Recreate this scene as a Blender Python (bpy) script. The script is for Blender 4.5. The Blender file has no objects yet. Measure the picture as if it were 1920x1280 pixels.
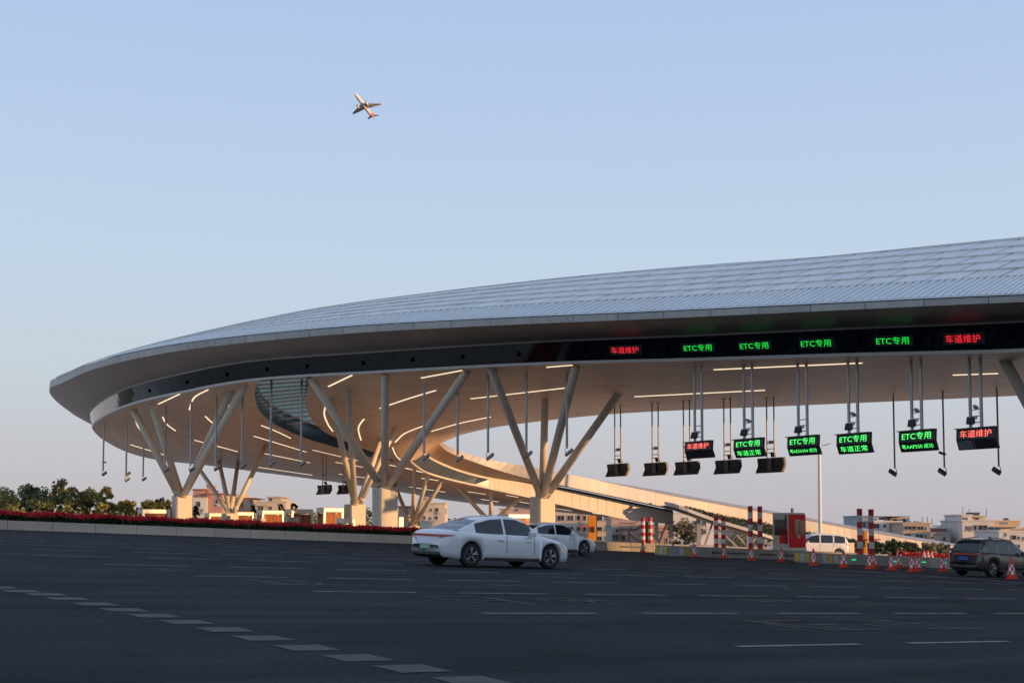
import bpy, bmesh, math, random
from mathutils import Vector, Matrix
from mathutils.bvhtree import BVHTree

random.seed(7)
SC = bpy.context.scene
COL = SC.collection
R = math.radians

# ------------------------------------------------------------------ camera
FPX = 2400.0            # focal length in pixels of the 1920 px wide photograph
TILT = R(4.0)
Y0 = 992.0 - FPX * math.tan(TILT)
EYE = 1.2
cam_d = bpy.data.cameras.new('camera')
cam_d.sensor_width = 36.0
cam_d.lens = 36.0 * FPX / 1920.0
cam_d.shift_y = (Y0 - 640.0) / 1920.0
cam_d.clip_start = 0.1
cam_d.clip_end = 9000.0
cam = bpy.data.objects.new('camera', cam_d)
cam.location = (0, 0, EYE)
cam.rotation_euler = (R(90) + TILT, 0, 0)
COL.objects.link(cam)
SC.camera = cam

# ------------------------------------------------------------------ sky, sun, exposure
SUN_EL = R(4.8)
SUN_AZ = math.atan2(0.914, -0.406)      # clockwise from +Y
world = bpy.data.worlds.new('World')
SC.world = world
world.use_nodes = True
wn = world.node_tree
wn.nodes.clear()
sky = wn.nodes.new('ShaderNodeTexSky')
sky.sky_type = 'NISHITA'
sky.sun_disc = False
sky.sun_elevation = SUN_EL
sky.sun_rotation = SUN_AZ
sky.air_density = 1.0
sky.dust_density = 1.2
sky.ozone_density = 2.0
# pale evening veil: the same tint at every azimuth, only a function of elevation
tc = wn.nodes.new('ShaderNodeTexCoord')
sep = wn.nodes.new('ShaderNodeSeparateXYZ')
ramp = wn.nodes.new('ShaderNodeValToRGB')
mix = wn.nodes.new('ShaderNodeMix')
mix.data_type = 'RGBA'
mix.inputs[0].default_value = 0.86
bg = wn.nodes.new('ShaderNodeBackground')
bg.inputs['Strength'].default_value = 0.12
out = wn.nodes.new('ShaderNodeOutputWorld')
wn.links.new(tc.outputs['Generated'], sep.inputs[0])
wn.links.new(sep.outputs['Z'], ramp.inputs[0])
cr = ramp.color_ramp
def _st(pos, c, first=False):
    e = cr.elements[0] if first else cr.elements.new(pos)
    e.position = pos
    e.color = (c[0], c[1], c[2], 1)
cr.elements.remove(cr.elements[1])
_st(0.0, (0.555, 0.525, 0.565), True)
_st(0.05, (0.59, 0.58, 0.63))
_st(0.12, (0.615, 0.68, 0.75))
_st(0.20, (0.585, 0.71, 0.87))
_st(0.40, (0.46, 0.615, 0.895))
_st(1.0, (0.38, 0.48, 0.67))
mul = wn.nodes.new('ShaderNodeMix')
mul.data_type = 'RGBA'
mul.blend_type = 'MULTIPLY'
mul.inputs[0].default_value = 1.0
mul.inputs[7].default_value = (8.6, 8.6, 8.6, 1)
wn.links.new(ramp.outputs[0], mul.inputs[6])
wn.links.new(sky.outputs[0], mix.inputs[6])
wn.links.new(mul.outputs[2], mix.inputs[7])
wn.links.new(mix.outputs[2], bg.inputs['Color'])
wn.links.new(bg.outputs[0], out.inputs[0])

sun_d = bpy.data.lights.new('sun', 'SUN')
sun_d.energy = 5.0
sun_d.angle = R(0.6)
sun_d.color = (1.0, 0.54, 0.22)
sun = bpy.data.objects.new('sun', sun_d)
S_DIR = Vector((math.sin(SUN_AZ) * math.cos(SUN_EL), math.cos(SUN_AZ) * math.cos(SUN_EL), math.sin(SUN_EL)))
sun.rotation_euler = S_DIR.to_track_quat('Z', 'Y').to_euler()
sun.location = (80, -60, 80)
COL.objects.link(sun)
SC.view_settings.view_transform = 'Standard'
SC.view_settings.look = 'None'
SC.view_settings.exposure = 0.0
SC.view_settings.gamma = 1.0
SC.view_settings.use_curve_mapping = False
SC.cycles.max_bounces = 6
SC.cycles.use_denoising = True

# ------------------------------------------------------------------ geometry of the place
SLOPE = 0.044            # the plaza falls gently towards the right
LD = Vector((math.sin(R(56)), math.cos(R(56)), 0))      # lane direction, away to the right
RD = Vector((math.cos(R(56)), -math.sin(R(56)), 0))     # across the lanes, towards the camera

def G(x):
    s = abs(x)
    if s > 70: s = 70 + 60 * (1 - math.exp(-(s - 70) / 60))
    return -SLOPE * s * (1 if x >= 0 else -1)

def ray(px, py):
    a = (px - 960.0) / FPX
    b = (Y0 - py) / FPX
    return Vector((a, math.cos(TILT) - b * math.sin(TILT), math.sin(TILT) + b * math.cos(TILT)))

def at(px, py, Y):
    d = ray(px, py)
    k = Y / d.y
    return Vector((d.x * k, Y, EYE + d.z * k))

def proj(p):
    d = Vector(p) - Vector((0, 0, EYE))
    zc = d.y * math.cos(TILT) + d.z * math.sin(TILT)
    yc = -d.y * math.sin(TILT) + d.z * math.cos(TILT)
    return (960 + FPX * d.x / zc, Y0 - FPX * yc / zc)

def gnd(px, py, h=0.0):
    """the point of the ground seen at a pixel"""
    d = ray(px, py)
    k = (EYE - h) / (-SLOPE * d.x - d.z)
    return Vector((d.x * k, d.y * k, EYE + d.z * k))

def onground(px, Y):
    """ground point in pixel column px at distance Y"""
    x = (px - 960.0) / FPX * Y
    return Vector((x, Y, G(x)))

# ------------------------------------------------------------------ materials
MATS = {}
def mat(name, col, rough=0.6, metal=0.0, noise=0.12, scale=1.5, spec=0.5, emit=None, estr=0.0, coat=0.0, bump=0.0, trans=0.0, streak=0.0):
    if name in MATS: return MATS[name]
    m = bpy.data.materials.new(name)
    m.use_nodes = True
    nt = m.node_tree
    b = nt.nodes['Principled BSDF']
    b.inputs['Base Color'].default_value = (*col, 1)
    b.inputs['Roughness'].default_value = rough
    b.inputs['Metallic'].default_value = metal
    b.inputs['Specular IOR Level'].default_value = spec
    if coat: 
        b.inputs['Coat Weight'].default_value = coat
        b.inputs['Coat Roughness'].default_value = 0.06
    if trans: b.inputs['Transmission Weight'].default_value = trans
    if emit:
        b.inputs['Emission Color'].default_value = (*emit, 1)
        b.inputs['Emission Strength'].default_value = estr
    if noise > 0:
        tcn = nt.nodes.new('ShaderNodeTexCoord')
        mp = nt.nodes.new('ShaderNodeMapping')
        mp.inputs['Scale'].default_value = (1, 1, 0.25 if streak else 1)
        nz = nt.nodes.new('ShaderNodeTexNoise')
        nz.inputs['Scale'].default_value = scale
        nz.inputs['Detail'].default_value = 6
        nz.inputs['Roughness'].default_value = 0.65
        rp = nt.nodes.new('ShaderNodeValToRGB')
        lo = [max(0, c * (1 - noise)) for c in col]
        hi = [min(1, c * (1 + noise)) for c in col]
        rp.color_ramp.elements[0].position = 0.3
        rp.color_ramp.elements[1].position = 0.7
        rp.color_ramp.elements[0].color = (*lo, 1)
        rp.color_ramp.elements[1].color = (*hi, 1)
        oi = nt.nodes.new('ShaderNodeObjectInfo')
        ad = nt.nodes.new('ShaderNodeVectorMath')
        ad.operation = 'ADD'
        nt.links.new(tcn.outputs['Object'], mp.inputs[0])
        sc_ = nt.nodes.new('ShaderNodeVectorMath'); sc_.operation = 'SCALE'
        cmb = nt.nodes.new('ShaderNodeCombineXYZ')
        nt.links.new(oi.outputs['Random'], cmb.inputs[0]); nt.links.new(oi.outputs['Random'], cmb.inputs[1])
        nt.links.new(cmb.outputs[0], sc_.inputs[0]); sc_.inputs['Scale'].default_value = 37.0
        nt.links.new(mp.outputs[0], ad.inputs[0]); nt.links.new(sc_.outputs[0], ad.inputs[1])
        nt.links.new(ad.outputs[0], nz.inputs['Vector'])
        nt.links.new(nz.outputs[0], rp.inputs[0])
        # each copy a touch lighter or darker than the next
        hv = nt.nodes.new('ShaderNodeHueSaturation')
        mr = nt.nodes.new('ShaderNodeMapRange')
        mr.inputs[3].default_value = 1 - noise * 0.6; mr.inputs[4].default_value = 1 + noise * 0.6
        nt.links.new(oi.outputs['Random'], mr.inputs[0])
        nt.links.new(mr.outputs[0], hv.inputs['Value'])
        nt.links.new(rp.outputs[0], hv.inputs['Color'])
        nt.links.new(hv.outputs[0], b.inputs['Base Color'])
        if bump:
            bp = nt.nodes.new('ShaderNodeBump')
            bp.inputs['Strength'].default_value = bump
            bp.inputs['Distance'].default_value = 0.05
            nt.links.new(nz.outputs[0], bp.inputs['Height'])
            nt.links.new(bp.outputs[0], b.inputs['Normal'])
    MATS[name] = m
    return m

def glass(name, tint, rough=0.04, op=0.5):
    """thin tinted pane: part mirror, part see-through"""
    m = bpy.data.materials.new(name); m.use_nodes = True
    nt = m.node_tree; nt.nodes.clear()
    o = nt.nodes.new('ShaderNodeOutputMaterial')
    tr = nt.nodes.new('ShaderNodeBsdfTransparent'); tr.inputs[0].default_value = (*tint, 1)
    p = nt.nodes.new('ShaderNodeBsdfPrincipled')
    p.inputs['Base Color'].default_value = (*[c * 0.5 for c in tint], 1)
    p.inputs['Roughness'].default_value = rough
    mx = nt.nodes.new('ShaderNodeMixShader'); mx.inputs[0].default_value = op
    nt.links.new(tr.outputs[0], mx.inputs[1]); nt.links.new(p.outputs[0], mx.inputs[2])
    nt.links.new(mx.outputs[0], o.inputs[0])
    MATS[name] = m
    return m

# ------------------------------------------------------------------ mesh helpers
class MB:
    def __init__(s): s.v = []; s.f = []; s.uv = None
    def quad(s, *p):
        n = len(s.v); s.v += [tuple(q) for q in p]; s.f.append(tuple(range(n, n + len(p)))); return s
    def box(s, c, size, rz=0.0, M=None):
        hx, hy, hz = size[0] / 2, size[1] / 2, size[2] / 2
        n = len(s.v)
        ca, sa = math.cos(rz), math.sin(rz)
        for z in (-hz, hz):
            for x, y in ((-hx, -hy), (hx, -hy), (hx, hy), (-hx, hy)):
                p = Vector((x * ca - y * sa, x * sa + y * ca, z))
                if M is not None: p = M @ Vector((x, y, z))
                s.v.append((c[0] + p.x, c[1] + p.y, c[2] + p.z))
        for f in ((0, 3, 2, 1), (4, 5, 6, 7), (0, 1, 5, 4), (1, 2, 6, 5), (2, 3, 7, 6), (3, 0, 4, 7)):
            s.f.append(tuple(n + i for i in f))
        return s
    def hexa(s, p):
        """eight corners: four of the bottom loop, four of the top loop"""
        n = len(s.v); s.v += [tuple(q) for q in p]
        for f in ((0, 3, 2, 1), (4, 5, 6, 7), (0, 1, 5, 4), (1, 2, 6, 5), (2, 3, 7, 6), (3, 0, 4, 7)):
            s.f.append(tuple(n + i for i in f))
        return s
    def tube(s, p0, p1, r0, r1=None, n=10, cap=True):
        r1 = r0 if r1 is None else r1
        p0 = Vector(p0); p1 = Vector(p1)
        d = (p1 - p0)
        if d.length < 1e-6: return s
        d.normalize()
        a = d.orthogonal().normalized(); b = d.cross(a)
        i0 = len(s.v)
        for p, r in ((p0, r0), (p1, r1)):
            for k in range(n):
                t = 2 * math.pi * k / n
                s.v.append(tuple(p + a * (r * math.cos(t)) + b * (r * math.sin(t))))
        for k in range(n):
            s.f.append((i0 + k, i0 + (k + 1) % n, i0 + n + (k + 1) % n, i0 + n + k))
        if cap:
            s.f.append(tuple(i0 + n - 1 - k for k in range(n)))
            s.f.append(tuple(i0 + n + k for k in range(n)))
        return s
    def path(s, pts, r, n=8):
        for a, b in zip(pts[:-1], pts[1:]): s.tube(a, b, r, n=n)
        return s
    def lathe(s, prof, c, axis='z', n=20, M=None):
        i0 = len(s.v)
        for r, h in prof:
            for k in range(n):
                t = 2 * math.pi * k / n
                p = Vector((r * math.cos(t), r * math.sin(t), h))
                if M is not None: p = M @ p
                s.v.append((c[0] + p.x, c[1] + p.y, c[2] + p.z))
        for j in range(len(prof) - 1):
            for k in range(n):
                a = i0 + j * n + k; b = i0 + j * n + (k + 1) % n
                s.f.append((a, b, b + n, a + n))
        s.f.append(tuple(i0 + n - 1 - k for k in range(n)))
        e = i0 + (len(prof) - 1) * n
        s.f.append(tuple(e + k for k in range(n)))
        return s
    def grid(s, rows):
        """rows of equally many points -> quads, with uv (metres along, metres across)"""
        i0 = len(s.v); nc = len(rows[0])
        for r in rows: s.v += [tuple(p) for p in r]
        for j in range(len(rows) - 1):
            for k in range(nc - 1):
                a = i0 + j * nc + k
                s.f.append((a, a + 1, a + nc + 1, a + nc))
        return s
    def prism(s, poly, h0, h1):
        """closed polygon in plan, extruded"""
        n = len(poly); i0 = len(s.v)
        for h in (h0, h1):
            for p in poly: s.v.append((p[0], p[1], h))
        s.f.append(tuple(i0 + n - 1 - k for k in range(n)))
        s.f.append(tuple(i0 + n + k for k in range(n)))
        for k in range(n):
            s.f.append((i0 + k, i0 + (k + 1) % n, i0 + n + (k + 1) % n, i0 + n + k))
        return s
    def mesh(s, name, smooth=False):
        me = bpy.data.meshes.new(name)
        me.from_pydata(s.v, [], s.f)
        me.update()
        if smooth:
            me.polygons.foreach_set('use_smooth', [True] * len(me.polygons))
        return me
    def build(s, name, m, parent=None, smooth=False, origin=None, fix=False, bevel=0.0):
        if origin is not None:
            o = Vector(origin)
            s.v = [(p[0] - o.x, p[1] - o.y, p[2] - o.z) for p in s.v]
        me = s.mesh(name, smooth)
        if fix:
            bm = bmesh.new(); bm.from_mesh(me)
            bmesh.ops.remove_doubles(bm, verts=bm.verts, dist=1e-5)
            bmesh.ops.recalc_face_normals(bm, faces=bm.faces)
            bm.to_mesh(me); bm.free()
        ob = bpy.data.objects.new(name, me)
        me.materials.append(m)
        COL.objects.link(ob)
        if origin is not None: ob.location = origin
        if parent is not None:
            ob.parent = parent
            pm = wmat(parent)
            ob.matrix_parent_inverse = pm.inverted() if origin is not None or s.__dict__.get('world', True) else Matrix()
        if bevel:
            md = ob.modifiers.new('bevel', 'BEVEL'); md.width = bevel; md.segments = 2; md.limit_method = 'ANGLE'
        return ob

def wmat(o):
    M = o.matrix_basis.copy()
    p = o
    while p.parent is not None:
        M = p.parent.matrix_basis @ p.matrix_parent_inverse @ M
        p = p.parent
    return M

def LB():
    b = MB(); b.world = False; return b       # vertices are given in the parent's own frame

def tag(o, label=None, cat=None, group=None, kind=None):
    if label: o['label'] = label
    if cat: o['category'] = cat
    if group: o['group'] = group
    if kind: o['kind'] = kind
    return o

def empty(name, loc=(0, 0, 0), rot=None):
    o = bpy.data.objects.new(name, None)
    o.empty_display_size = 0.3
    o.location = loc
    if rot is not None: o.rotation_euler = rot
    COL.objects.link(o)
    return o

KIDS = {}
def copy_tree(o, parent=None):
    c = o.copy(); COL.objects.link(c)
    if parent is not None: c.parent = parent
    for ch in list(o.children): copy_tree(ch, c)
    return c

def rays_frame(d):
    return math.atan2(d.y, d.x)

def catmull(P, sub):
    out = []
    n = len(P)
    for i in range(n - 1):
        p0 = P[max(i - 1, 0)]; p1 = P[i]; p2 = P[i + 1]; p3 = P[min(i + 2, n - 1)]
        for k in range(sub):
            t = k / sub
            out.append(0.5 * ((2 * p1) + (p2 - p0) * t + (2 * p0 - 5 * p1 + 4 * p2 - p3) * t * t + (3 * p1 - p0 - 3 * p2 + p3) * t ** 3))
    out.append(P[-1].copy())
    return out

def resample(P, n):
    L = [0.0]
    for a, b in zip(P[:-1], P[1:]): L.append(L[-1] + (b - a).length)
    out = []; j = 0
    for i in range(n + 1):
        t = L[-1] * i / n
        while j < len(L) - 2 and L[j + 1] < t: j += 1
        d = L[j + 1] - L[j]
        k = 0 if d < 1e-9 else min(1, (t - L[j]) / d)
        out.append(P[j].lerp(P[j + 1], k))
    return out

def pick(P, t):
    """point at fractional index on a list"""
    t = max(0, min(len(P) - 1, t)); i = min(int(t), len(P) - 2)
    return P[i].lerp(P[i + 1], t - i)

def text_mesh(name, body, w, h, m, parent, M, rows=None):
    """lettering of width w, height h in the plane of M (x right, y up), joined to parent"""
    cu = bpy.data.curves.new(name, 'FONT')
    cu.body = body; cu.size = 1.0; cu.align_x = 'LEFT'; cu.resolution_u = 3
    cu.offset = 0.0
    tmp = bpy.data.objects.new(name + '_src', cu)
    COL.objects.link(tmp)
    dg = bpy.context.evaluated_depsgraph_get()
    me = bpy.data.meshes.new_from_object(tmp.evaluated_get(dg))
    bpy.data.objects.remove(tmp)
    bpy.data.curves.remove(cu)
    xs = [v.co.x for v in me.vertices]; ys = [v.co.y for v in me.vertices]
    x0, x1, y0, y1 = min(xs), max(xs), min(ys), max(ys)
    for v in me.vertices:
        v.co = M @ Vector(((v.co.x - x0) / (x1 - x0) * w - w / 2, (v.co.y - y0) / (y1 - y0) * h - h / 2, 0))
    me.materials.clear(); me.materials.append(m)
    ob = bpy.data.objects.new(name, me); COL.objects.link(ob)
    ob.parent = parent
    ob.matrix_parent_inverse = wmat(parent).inverted()
    return ob
# ------------------------------------------------------------------ surface materials with patterns
def pattern_mat(name, col, rough, kind, sx, sy, dark=0.55, var=0.10, metal=0.0, joint=0.02, spec=0.5, coordsys='UV', bump=0.3):
    m = bpy.data.materials.new(name); m.use_nodes = True
    nt = m.node_tree; b = nt.nodes['Principled BSDF']
    b.inputs['Roughness'].default_value = rough; b.inputs['Metallic'].default_value = metal
    b.inputs['Specular IOR Level'].default_value = spec
    tcn = nt.nodes.new('ShaderNodeTexCoord')
    br = nt.nodes.new('ShaderNodeTexBrick')
    br.offset = 0.5 if kind == 'brick' else 0.0
    br.inputs['Scale'].default_value = 1.0
    br.inputs['Brick Width'].default_value = sx
    br.inputs['Row Height'].default_value = sy
    br.inputs['Mortar Size'].default_value = joint
    br.inputs['Mortar Smooth'].default_value = 0.2
    br.inputs['Bias'].default_value = 0.0
    br.inputs['Color1'].default_value = (*[c * (1 - var) for c in col], 1)
    br.inputs['Color2'].default_value = (*[min(1, c * (1 + var)) for c in col], 1)
    br.inputs['Mortar'].default_value = (*[c * dark for c in col], 1)
    nt.links.new(tcn.outputs[coordsys], br.inputs['Vector'])
    nz = nt.nodes.new('ShaderNodeTexNoise'); nz.inputs['Scale'].default_value = 0.35; nz.inputs['Detail'].default_value = 8
    nz.inputs['Roughness'].default_value = 0.7
    mx = nt.nodes.new('ShaderNodeMix'); mx.data_type = 'RGBA'; mx.blend_type = 'MULTIPLY'; mx.inputs[0].default_value = 1
    rp = nt.nodes.new('ShaderNodeValToRGB')
    rp.color_ramp.elements[0].position = 0.3; rp.color_ramp.elements[0].color = (0.82, 0.82, 0.82, 1)
    rp.color_ramp.elements[1].position = 0.7; rp.color_ramp.elements[1].color = (1.08, 1.08, 1.08, 1)
    nt.links.new(tcn.outputs[coordsys], nz.inputs['Vector']); nt.links.new(nz.outputs[0], rp.inputs[0])
    nt.links.new(br.outputs[0], mx.inputs[6]); nt.links.new(rp.outputs[0], mx.inputs[7])
    nt.links.new(mx.outputs[2], b.inputs['Base Color'])
    if bump:
        bp = nt.nodes.new('ShaderNodeBump'); bp.inputs['Strength'].default_value = bump; bp.inputs['Distance'].default_value = 0.03
        bp.invert = True
        nt.links.new(br.outputs['Fac'], bp.inputs['Height']); nt.links.new(bp.outputs[0], b.inputs['Normal'])
    MATS[name] = m
    return m

def add_uv(ob, rows):
    """uv in metres: u along each row, v across the rows"""
    me = ob.data
    nc = len(rows[0]); uvs = []
    acc = [0.0]
    for k in range(1, nc):
        acc.append(acc[-1] + (rows[len(rows) // 2][k] - rows[len(rows) // 2][k - 1]).length)
    va = [0.0]
    for j in range(1, len(rows)):
        va.append(va[-1] + (rows[j][nc // 2] - rows[j - 1][nc // 2]).length)
    for j in range(len(rows)):
        for k in range(nc): uvs.append((acc[k], va[j]))
    ul = me.uv_layers.new(name='UVMap')
    for lp in me.loops: ul.data[lp.index].uv = uvs[lp.vertex_index]

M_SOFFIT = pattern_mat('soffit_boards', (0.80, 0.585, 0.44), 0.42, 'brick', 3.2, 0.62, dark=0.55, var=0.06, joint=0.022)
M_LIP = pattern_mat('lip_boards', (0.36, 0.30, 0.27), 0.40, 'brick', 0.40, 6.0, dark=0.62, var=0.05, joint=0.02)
M_FASCIA = mat('fascia_metal', (0.37, 0.36, 0.345), 0.5, 0.1, noise=0.14, scale=1.2, streak=1, bump=0.05)
M_ROOF = mat('roof_sheet', (0.72, 0.72, 0.71), 0.45, 0.05, noise=0.08, scale=0.8)
M_ROOFD = mat('roof_joint', (0.03, 0.033, 0.036), 0.7, 0.0, noise=0.2)
M_SEAM = mat('seam_sheet', (0.53, 0.58, 0.63), 0.45, 0.05, noise=0.10, scale=0.5)
M_RIB = mat('seam_rib', (0.80, 0.81, 0.81), 0.45, 0.05, noise=0.06)
M_BAND = mat('dark_glass', (0.005, 0.007, 0.012), 0.05, 0.0, noise=0.0, spec=0.5)
M_TRIM = mat('white_trim', (0.66, 0.66, 0.66), 0.4, 0.2, noise=0.06)
M_CLAD = mat('pale_cladding', (0.40, 0.395, 0.385), 0.48, 0.1, noise=0.08, scale=0.7, spec=0.3)
M_STEELW = mat('cream_paint', (0.72, 0.67, 0.58), 0.38, 0.0, noise=0.07, scale=1.2, streak=1)
M_PED = mat('pedestal_paint', (0.62, 0.58, 0.51), 0.5, 0.0, noise=0.09, scale=.9, streak=1, spec=.3)
M_STRIP = mat('light_strip', (1, 0.9, 0.75), 0.5, noise=0, emit=(1.0, 0.80, 0.55), estr=1.15)
M_LEDG = mat('led_green', (0.0, 0.5, 0.1), 0.5, noise=0, emit=(0.01, 0.80, 0.06), estr=1.0)
M_LEDR = mat('led_red', (0.6, 0.05, 0.05), 0.5, noise=0, emit=(0.9, 0.02, 0.035), estr=1.1)
M_LEDG2 = mat('led_green_bright', (0.1, 0.6, 0.1), 0.5, noise=0, emit=(0.08, 1.0, 0.16), estr=1.5)
M_LEDR2 = mat('led_red_bright', (0.8, 0.2, 0.15), 0.5, noise=0, emit=(1.0, 0.14, 0.10), estr=1.7)
M_BLACK = mat('sign_black', (0.018, 0.016, 0.020), 0.45, noise=0.2)
M_LEDBACK = mat('led_backing', (0.03, 0.032, 0.038), 0.4, noise=0.1)
M_STEEL = mat('galvanised', (0.42, 0.43, 0.45), 0.42, 0.55, noise=0.12, scale=3)
M_DKSTEEL = mat('dark_steel', (0.30, 0.265, 0.22), 0.5, 0.4, noise=0.15, scale=3)
M_LAMP = mat('lamp_housing', (0.10, 0.10, 0.11), 0.45, 0.3, noise=0.1)
M_GREYBOX = mat('grey_housing', (0.40, 0.40, 0.40), 0.5, 0.1, noise=0.1)
M_SKYGLASS = glass('skylight_glass', (0.34, 0.50, 0.52), 0.15, 0.6)
M_FIN = mat('louvre_white', (0.58, 0.60, 0.60), 0.45, 0.0, noise=0.08)

# ------------------------------------------------------------------ the canopy curves (pixel x, pixel y, distance)
def curve(L): return [at(*p) for p in L]
C_CTL = curve([(2500, 610, 48), (2150, 646, 55), (1900, 660, 61), (1600, 667, 67), (1310, 675.5, 74), (1000, 684, 81), (722, 698, 88),
               (480, 713, 95), (340, 737, 100), (253, 757, 108), (205, 776, 119), (177, 795, 131),
               (178, 808, 138), (200, 827, 146), (243, 848, 152), (300, 862, 157), (400, 873, 162), (520, 889, 166), (640, 905, 170),
               (767, 925, 172), (850, 939, 173), (992, 954, 175), (1140, 969, 176), (1262, 982, 176)])
A_CTL = curve([(2400, 544, 48.5), (2050, 561, 55), (1800, 571, 58.5), (1500, 585, 64.5), (1215, 598, 71), (910, 611, 78), (640, 626, 85),
               (400, 649, 92), (260, 671, 97.5), (170, 694, 105), (118, 717, 115), (94, 728, 127),
               (98, 744, 137), (126, 768, 148), (168, 790, 156)])
NF = len(A_CTL)
for k in range(NF, len(C_CTL)):
    A_CTL.append(C_CTL[k] + Vector((-0.6, 4.2, 2.6)))
B_CTL = []
for k in range(len(C_CTL)):
    o = A_CTL[k] - C_CTL[k]; o.z = 0
    B_CTL.append(C_CTL[k] + o.normalized() * 0.45 + Vector((0, 0, 1.45)))
SUB = 8
CC = catmull(C_CTL, SUB); BB = catmull(B_CTL, SUB); AA = catmull(A_CTL, SUB)
AT = [p + Vector((0, 0, 12.5 * p.y / FPX)) for p in AA]
R_CTL = curve([(2750, 345, 60), (2400, 404, 66), (2150, 425, 70), (1850, 452.5, 76), (1560, 481, 83), (1250, 504, 90), (950, 537, 96),
               (700, 571, 102), (520, 607, 107), (330, 646.5, 112), (205, 674, 120), (140, 698, 131)])
RR = catmull(R_CTL, SUB)
D_CTL = curve([(2600, 708, 66), (2250, 727, 73), (2050, 735, 77), (1750, 749, 85), (1450, 762, 95), (1160, 775, 106), (960, 796, 119),
               (880, 811, 127), (830, 827, 132)])
D_END = curve([(812, 838, 131), (797, 850, 130), (778, 862, 128.5), (757, 868, 127)])
L_CTL = curve([(584, 706, 91.6), (574, 737, 100), (573, 761, 108), (584, 785, 115), (608, 809, 121), (644, 826, 124.5), (680, 840.5, 126.5),
               (704, 849, 127.2), (730, 860, 127.3), (757, 868, 127)])

canopy = empty('toll_canopy', (0, 90, G(0)))
tag(canopy, 'vast curved silver toll plaza canopy with dark glass band, wrapping into a ramp', 'canopy')

# --- main soffit: a patch between four boundary curves
def by_px(P, px):
    """fractional index on the front curve where it crosses pixel column px (front run only)"""
    q = [proj(p)[0] for p in P[:SUB * 11 + 1]]
    for i in range(len(q) - 1):
        if q[i] >= px >= q[i + 1]: return i + (q[i] - px) / max(1e-6, q[i] - q[i + 1])
    return 0.0
iL = by_px(CC, 584)
c0 = [CC[i] for i in range(int(iL) + 1)] + [L_CTL[0]]
c1 = catmull(D_CTL, 6) + catmull(D_END, 3)
from mathutils.geometry import delaunay_2d_cdt
c0 = resample(c0, 90); c1 = resample(c1, 90)
d0 = resample([c0[0], c1[0]], 12); d1 = resample(catmull(L_CTL, 6), 40)
loop = c0[:-1] + d1[:-1] + list(reversed(c1))[:-1] + list(reversed(d0))[:-1]
def mean_value_z(x, y, P):
    """height inside the outline, smoothly blended from the outline's own heights"""
    n = len(P); num = den = 0.0
    D_ = [(p.x - x, p.y - y) for p in P]; rr = [math.hypot(*d) for d in D_]
    tn = []
    for k in range(n):
        a, b = D_[k], D_[(k + 1) % n]
        cr_ = a[0] * b[1] - a[1] * b[0]; dt = a[0] * b[0] + a[1] * b[1]
        tn.append(math.tan(math.atan2(cr_, dt) / 2))
    for k in range(n):
        if rr[k] < 1e-6: return P[k].z
        w = (tn[k - 1] + tn[k]) / rr[k]
        num += w * P[k].z; den += w
    return num / den if abs(den) > 1e-12 else P[0].z
def inside(x, y, P):
    c = False; n = len(P); k2 = n - 1
    for k in range(n):
        if (P[k].y > y) != (P[k2].y > y) and x < (P[k2].x - P[k].x) * (y - P[k].y) / (P[k2].y - P[k].y) + P[k].x: c = not c
        k2 = k
    return c
vin = [Vector((p.x, p.y)) for p in loop]
nb_ = len(vin)
x_lo, x_hi = min(p.x for p in loop), max(p.x for p in loop); y_lo, y_hi = min(p.y for p in loop), max(p.y for p in loop)
gx0 = x_lo + .8
while gx0 < x_hi:
    gy0 = y_lo + .8
    while gy0 < y_hi:
        if inside(gx0, gy0, loop) and min((p.x - gx0) ** 2 + (p.y - gy0) ** 2 for p in loop) > .7: vin.append(Vector((gx0, gy0)))
        gy0 += 1.9
    gx0 += 1.9
cv, ce, cf, *_r = delaunay_2d_cdt(vin, [(k, (k + 1) % nb_) for k in range(nb_)], [list(range(nb_))], 1, 1e-5)
mb = MB()
near = {(round(p.x, 4), round(p.y, 4)): p.z for p in loop}
for v in cv:
    z = near.get((round(v.x, 4), round(v.y, 4)))
    mb.v.append((v.x, v.y, z if z is not None else mean_value_z(v.x, v.y, loop)))
mb.f = [tuple(reversed(f)) for f in cf]
sof_bm = MB(); sof_bm.v = list(mb.v); sof_bm.f = list(mb.f)
so = mb.build('soffit', M_SOFFIT, canopy, smooth=True)
ul = so.data.uv_layers.new(name='UVMap')
ca_, sa_ = math.cos(R(42)), math.sin(R(42))
for lp_ in so.data.loops:
    v = so.data.vertices[lp_.vertex_index].co
    ul.data[lp_.index].uv = (v.x * ca_ - v.y * sa_, v.x * sa_ + v.y * ca_)

# --- soffit of the wing that turns round the end and runs back as a ramp
iS = by_px(CC, 492)
outer = resample([pick(CC, iS + (int(iS) + 1 - iS) * 0)] + CC[int(iS) + 1:], 90)
F_CTL = curve([(486, 715, 95.5), (479, 728, 100), (478, 742, 105), (481, 757, 110), (488, 772, 116), (500, 784, 121), (517, 796, 125),
               (548, 811, 129), (584, 825, 132), (632, 839, 132), (680, 852, 132), (718, 862, 131.5), (766, 872, 130)])
G_CTL = curve([(772, 867, 129.5), (800, 886, 131.5), (850, 901, 133.5), (918, 916, 136), (992, 932, 138.5), (1060, 947.5, 141), (1175, 973, 145), (1262, 982, 148)])
F_CTL[-1] = G_CTL[0].copy()
inner = catmull(F_CTL, 4) + catmull(G_CTL, 6)[1:]
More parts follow.
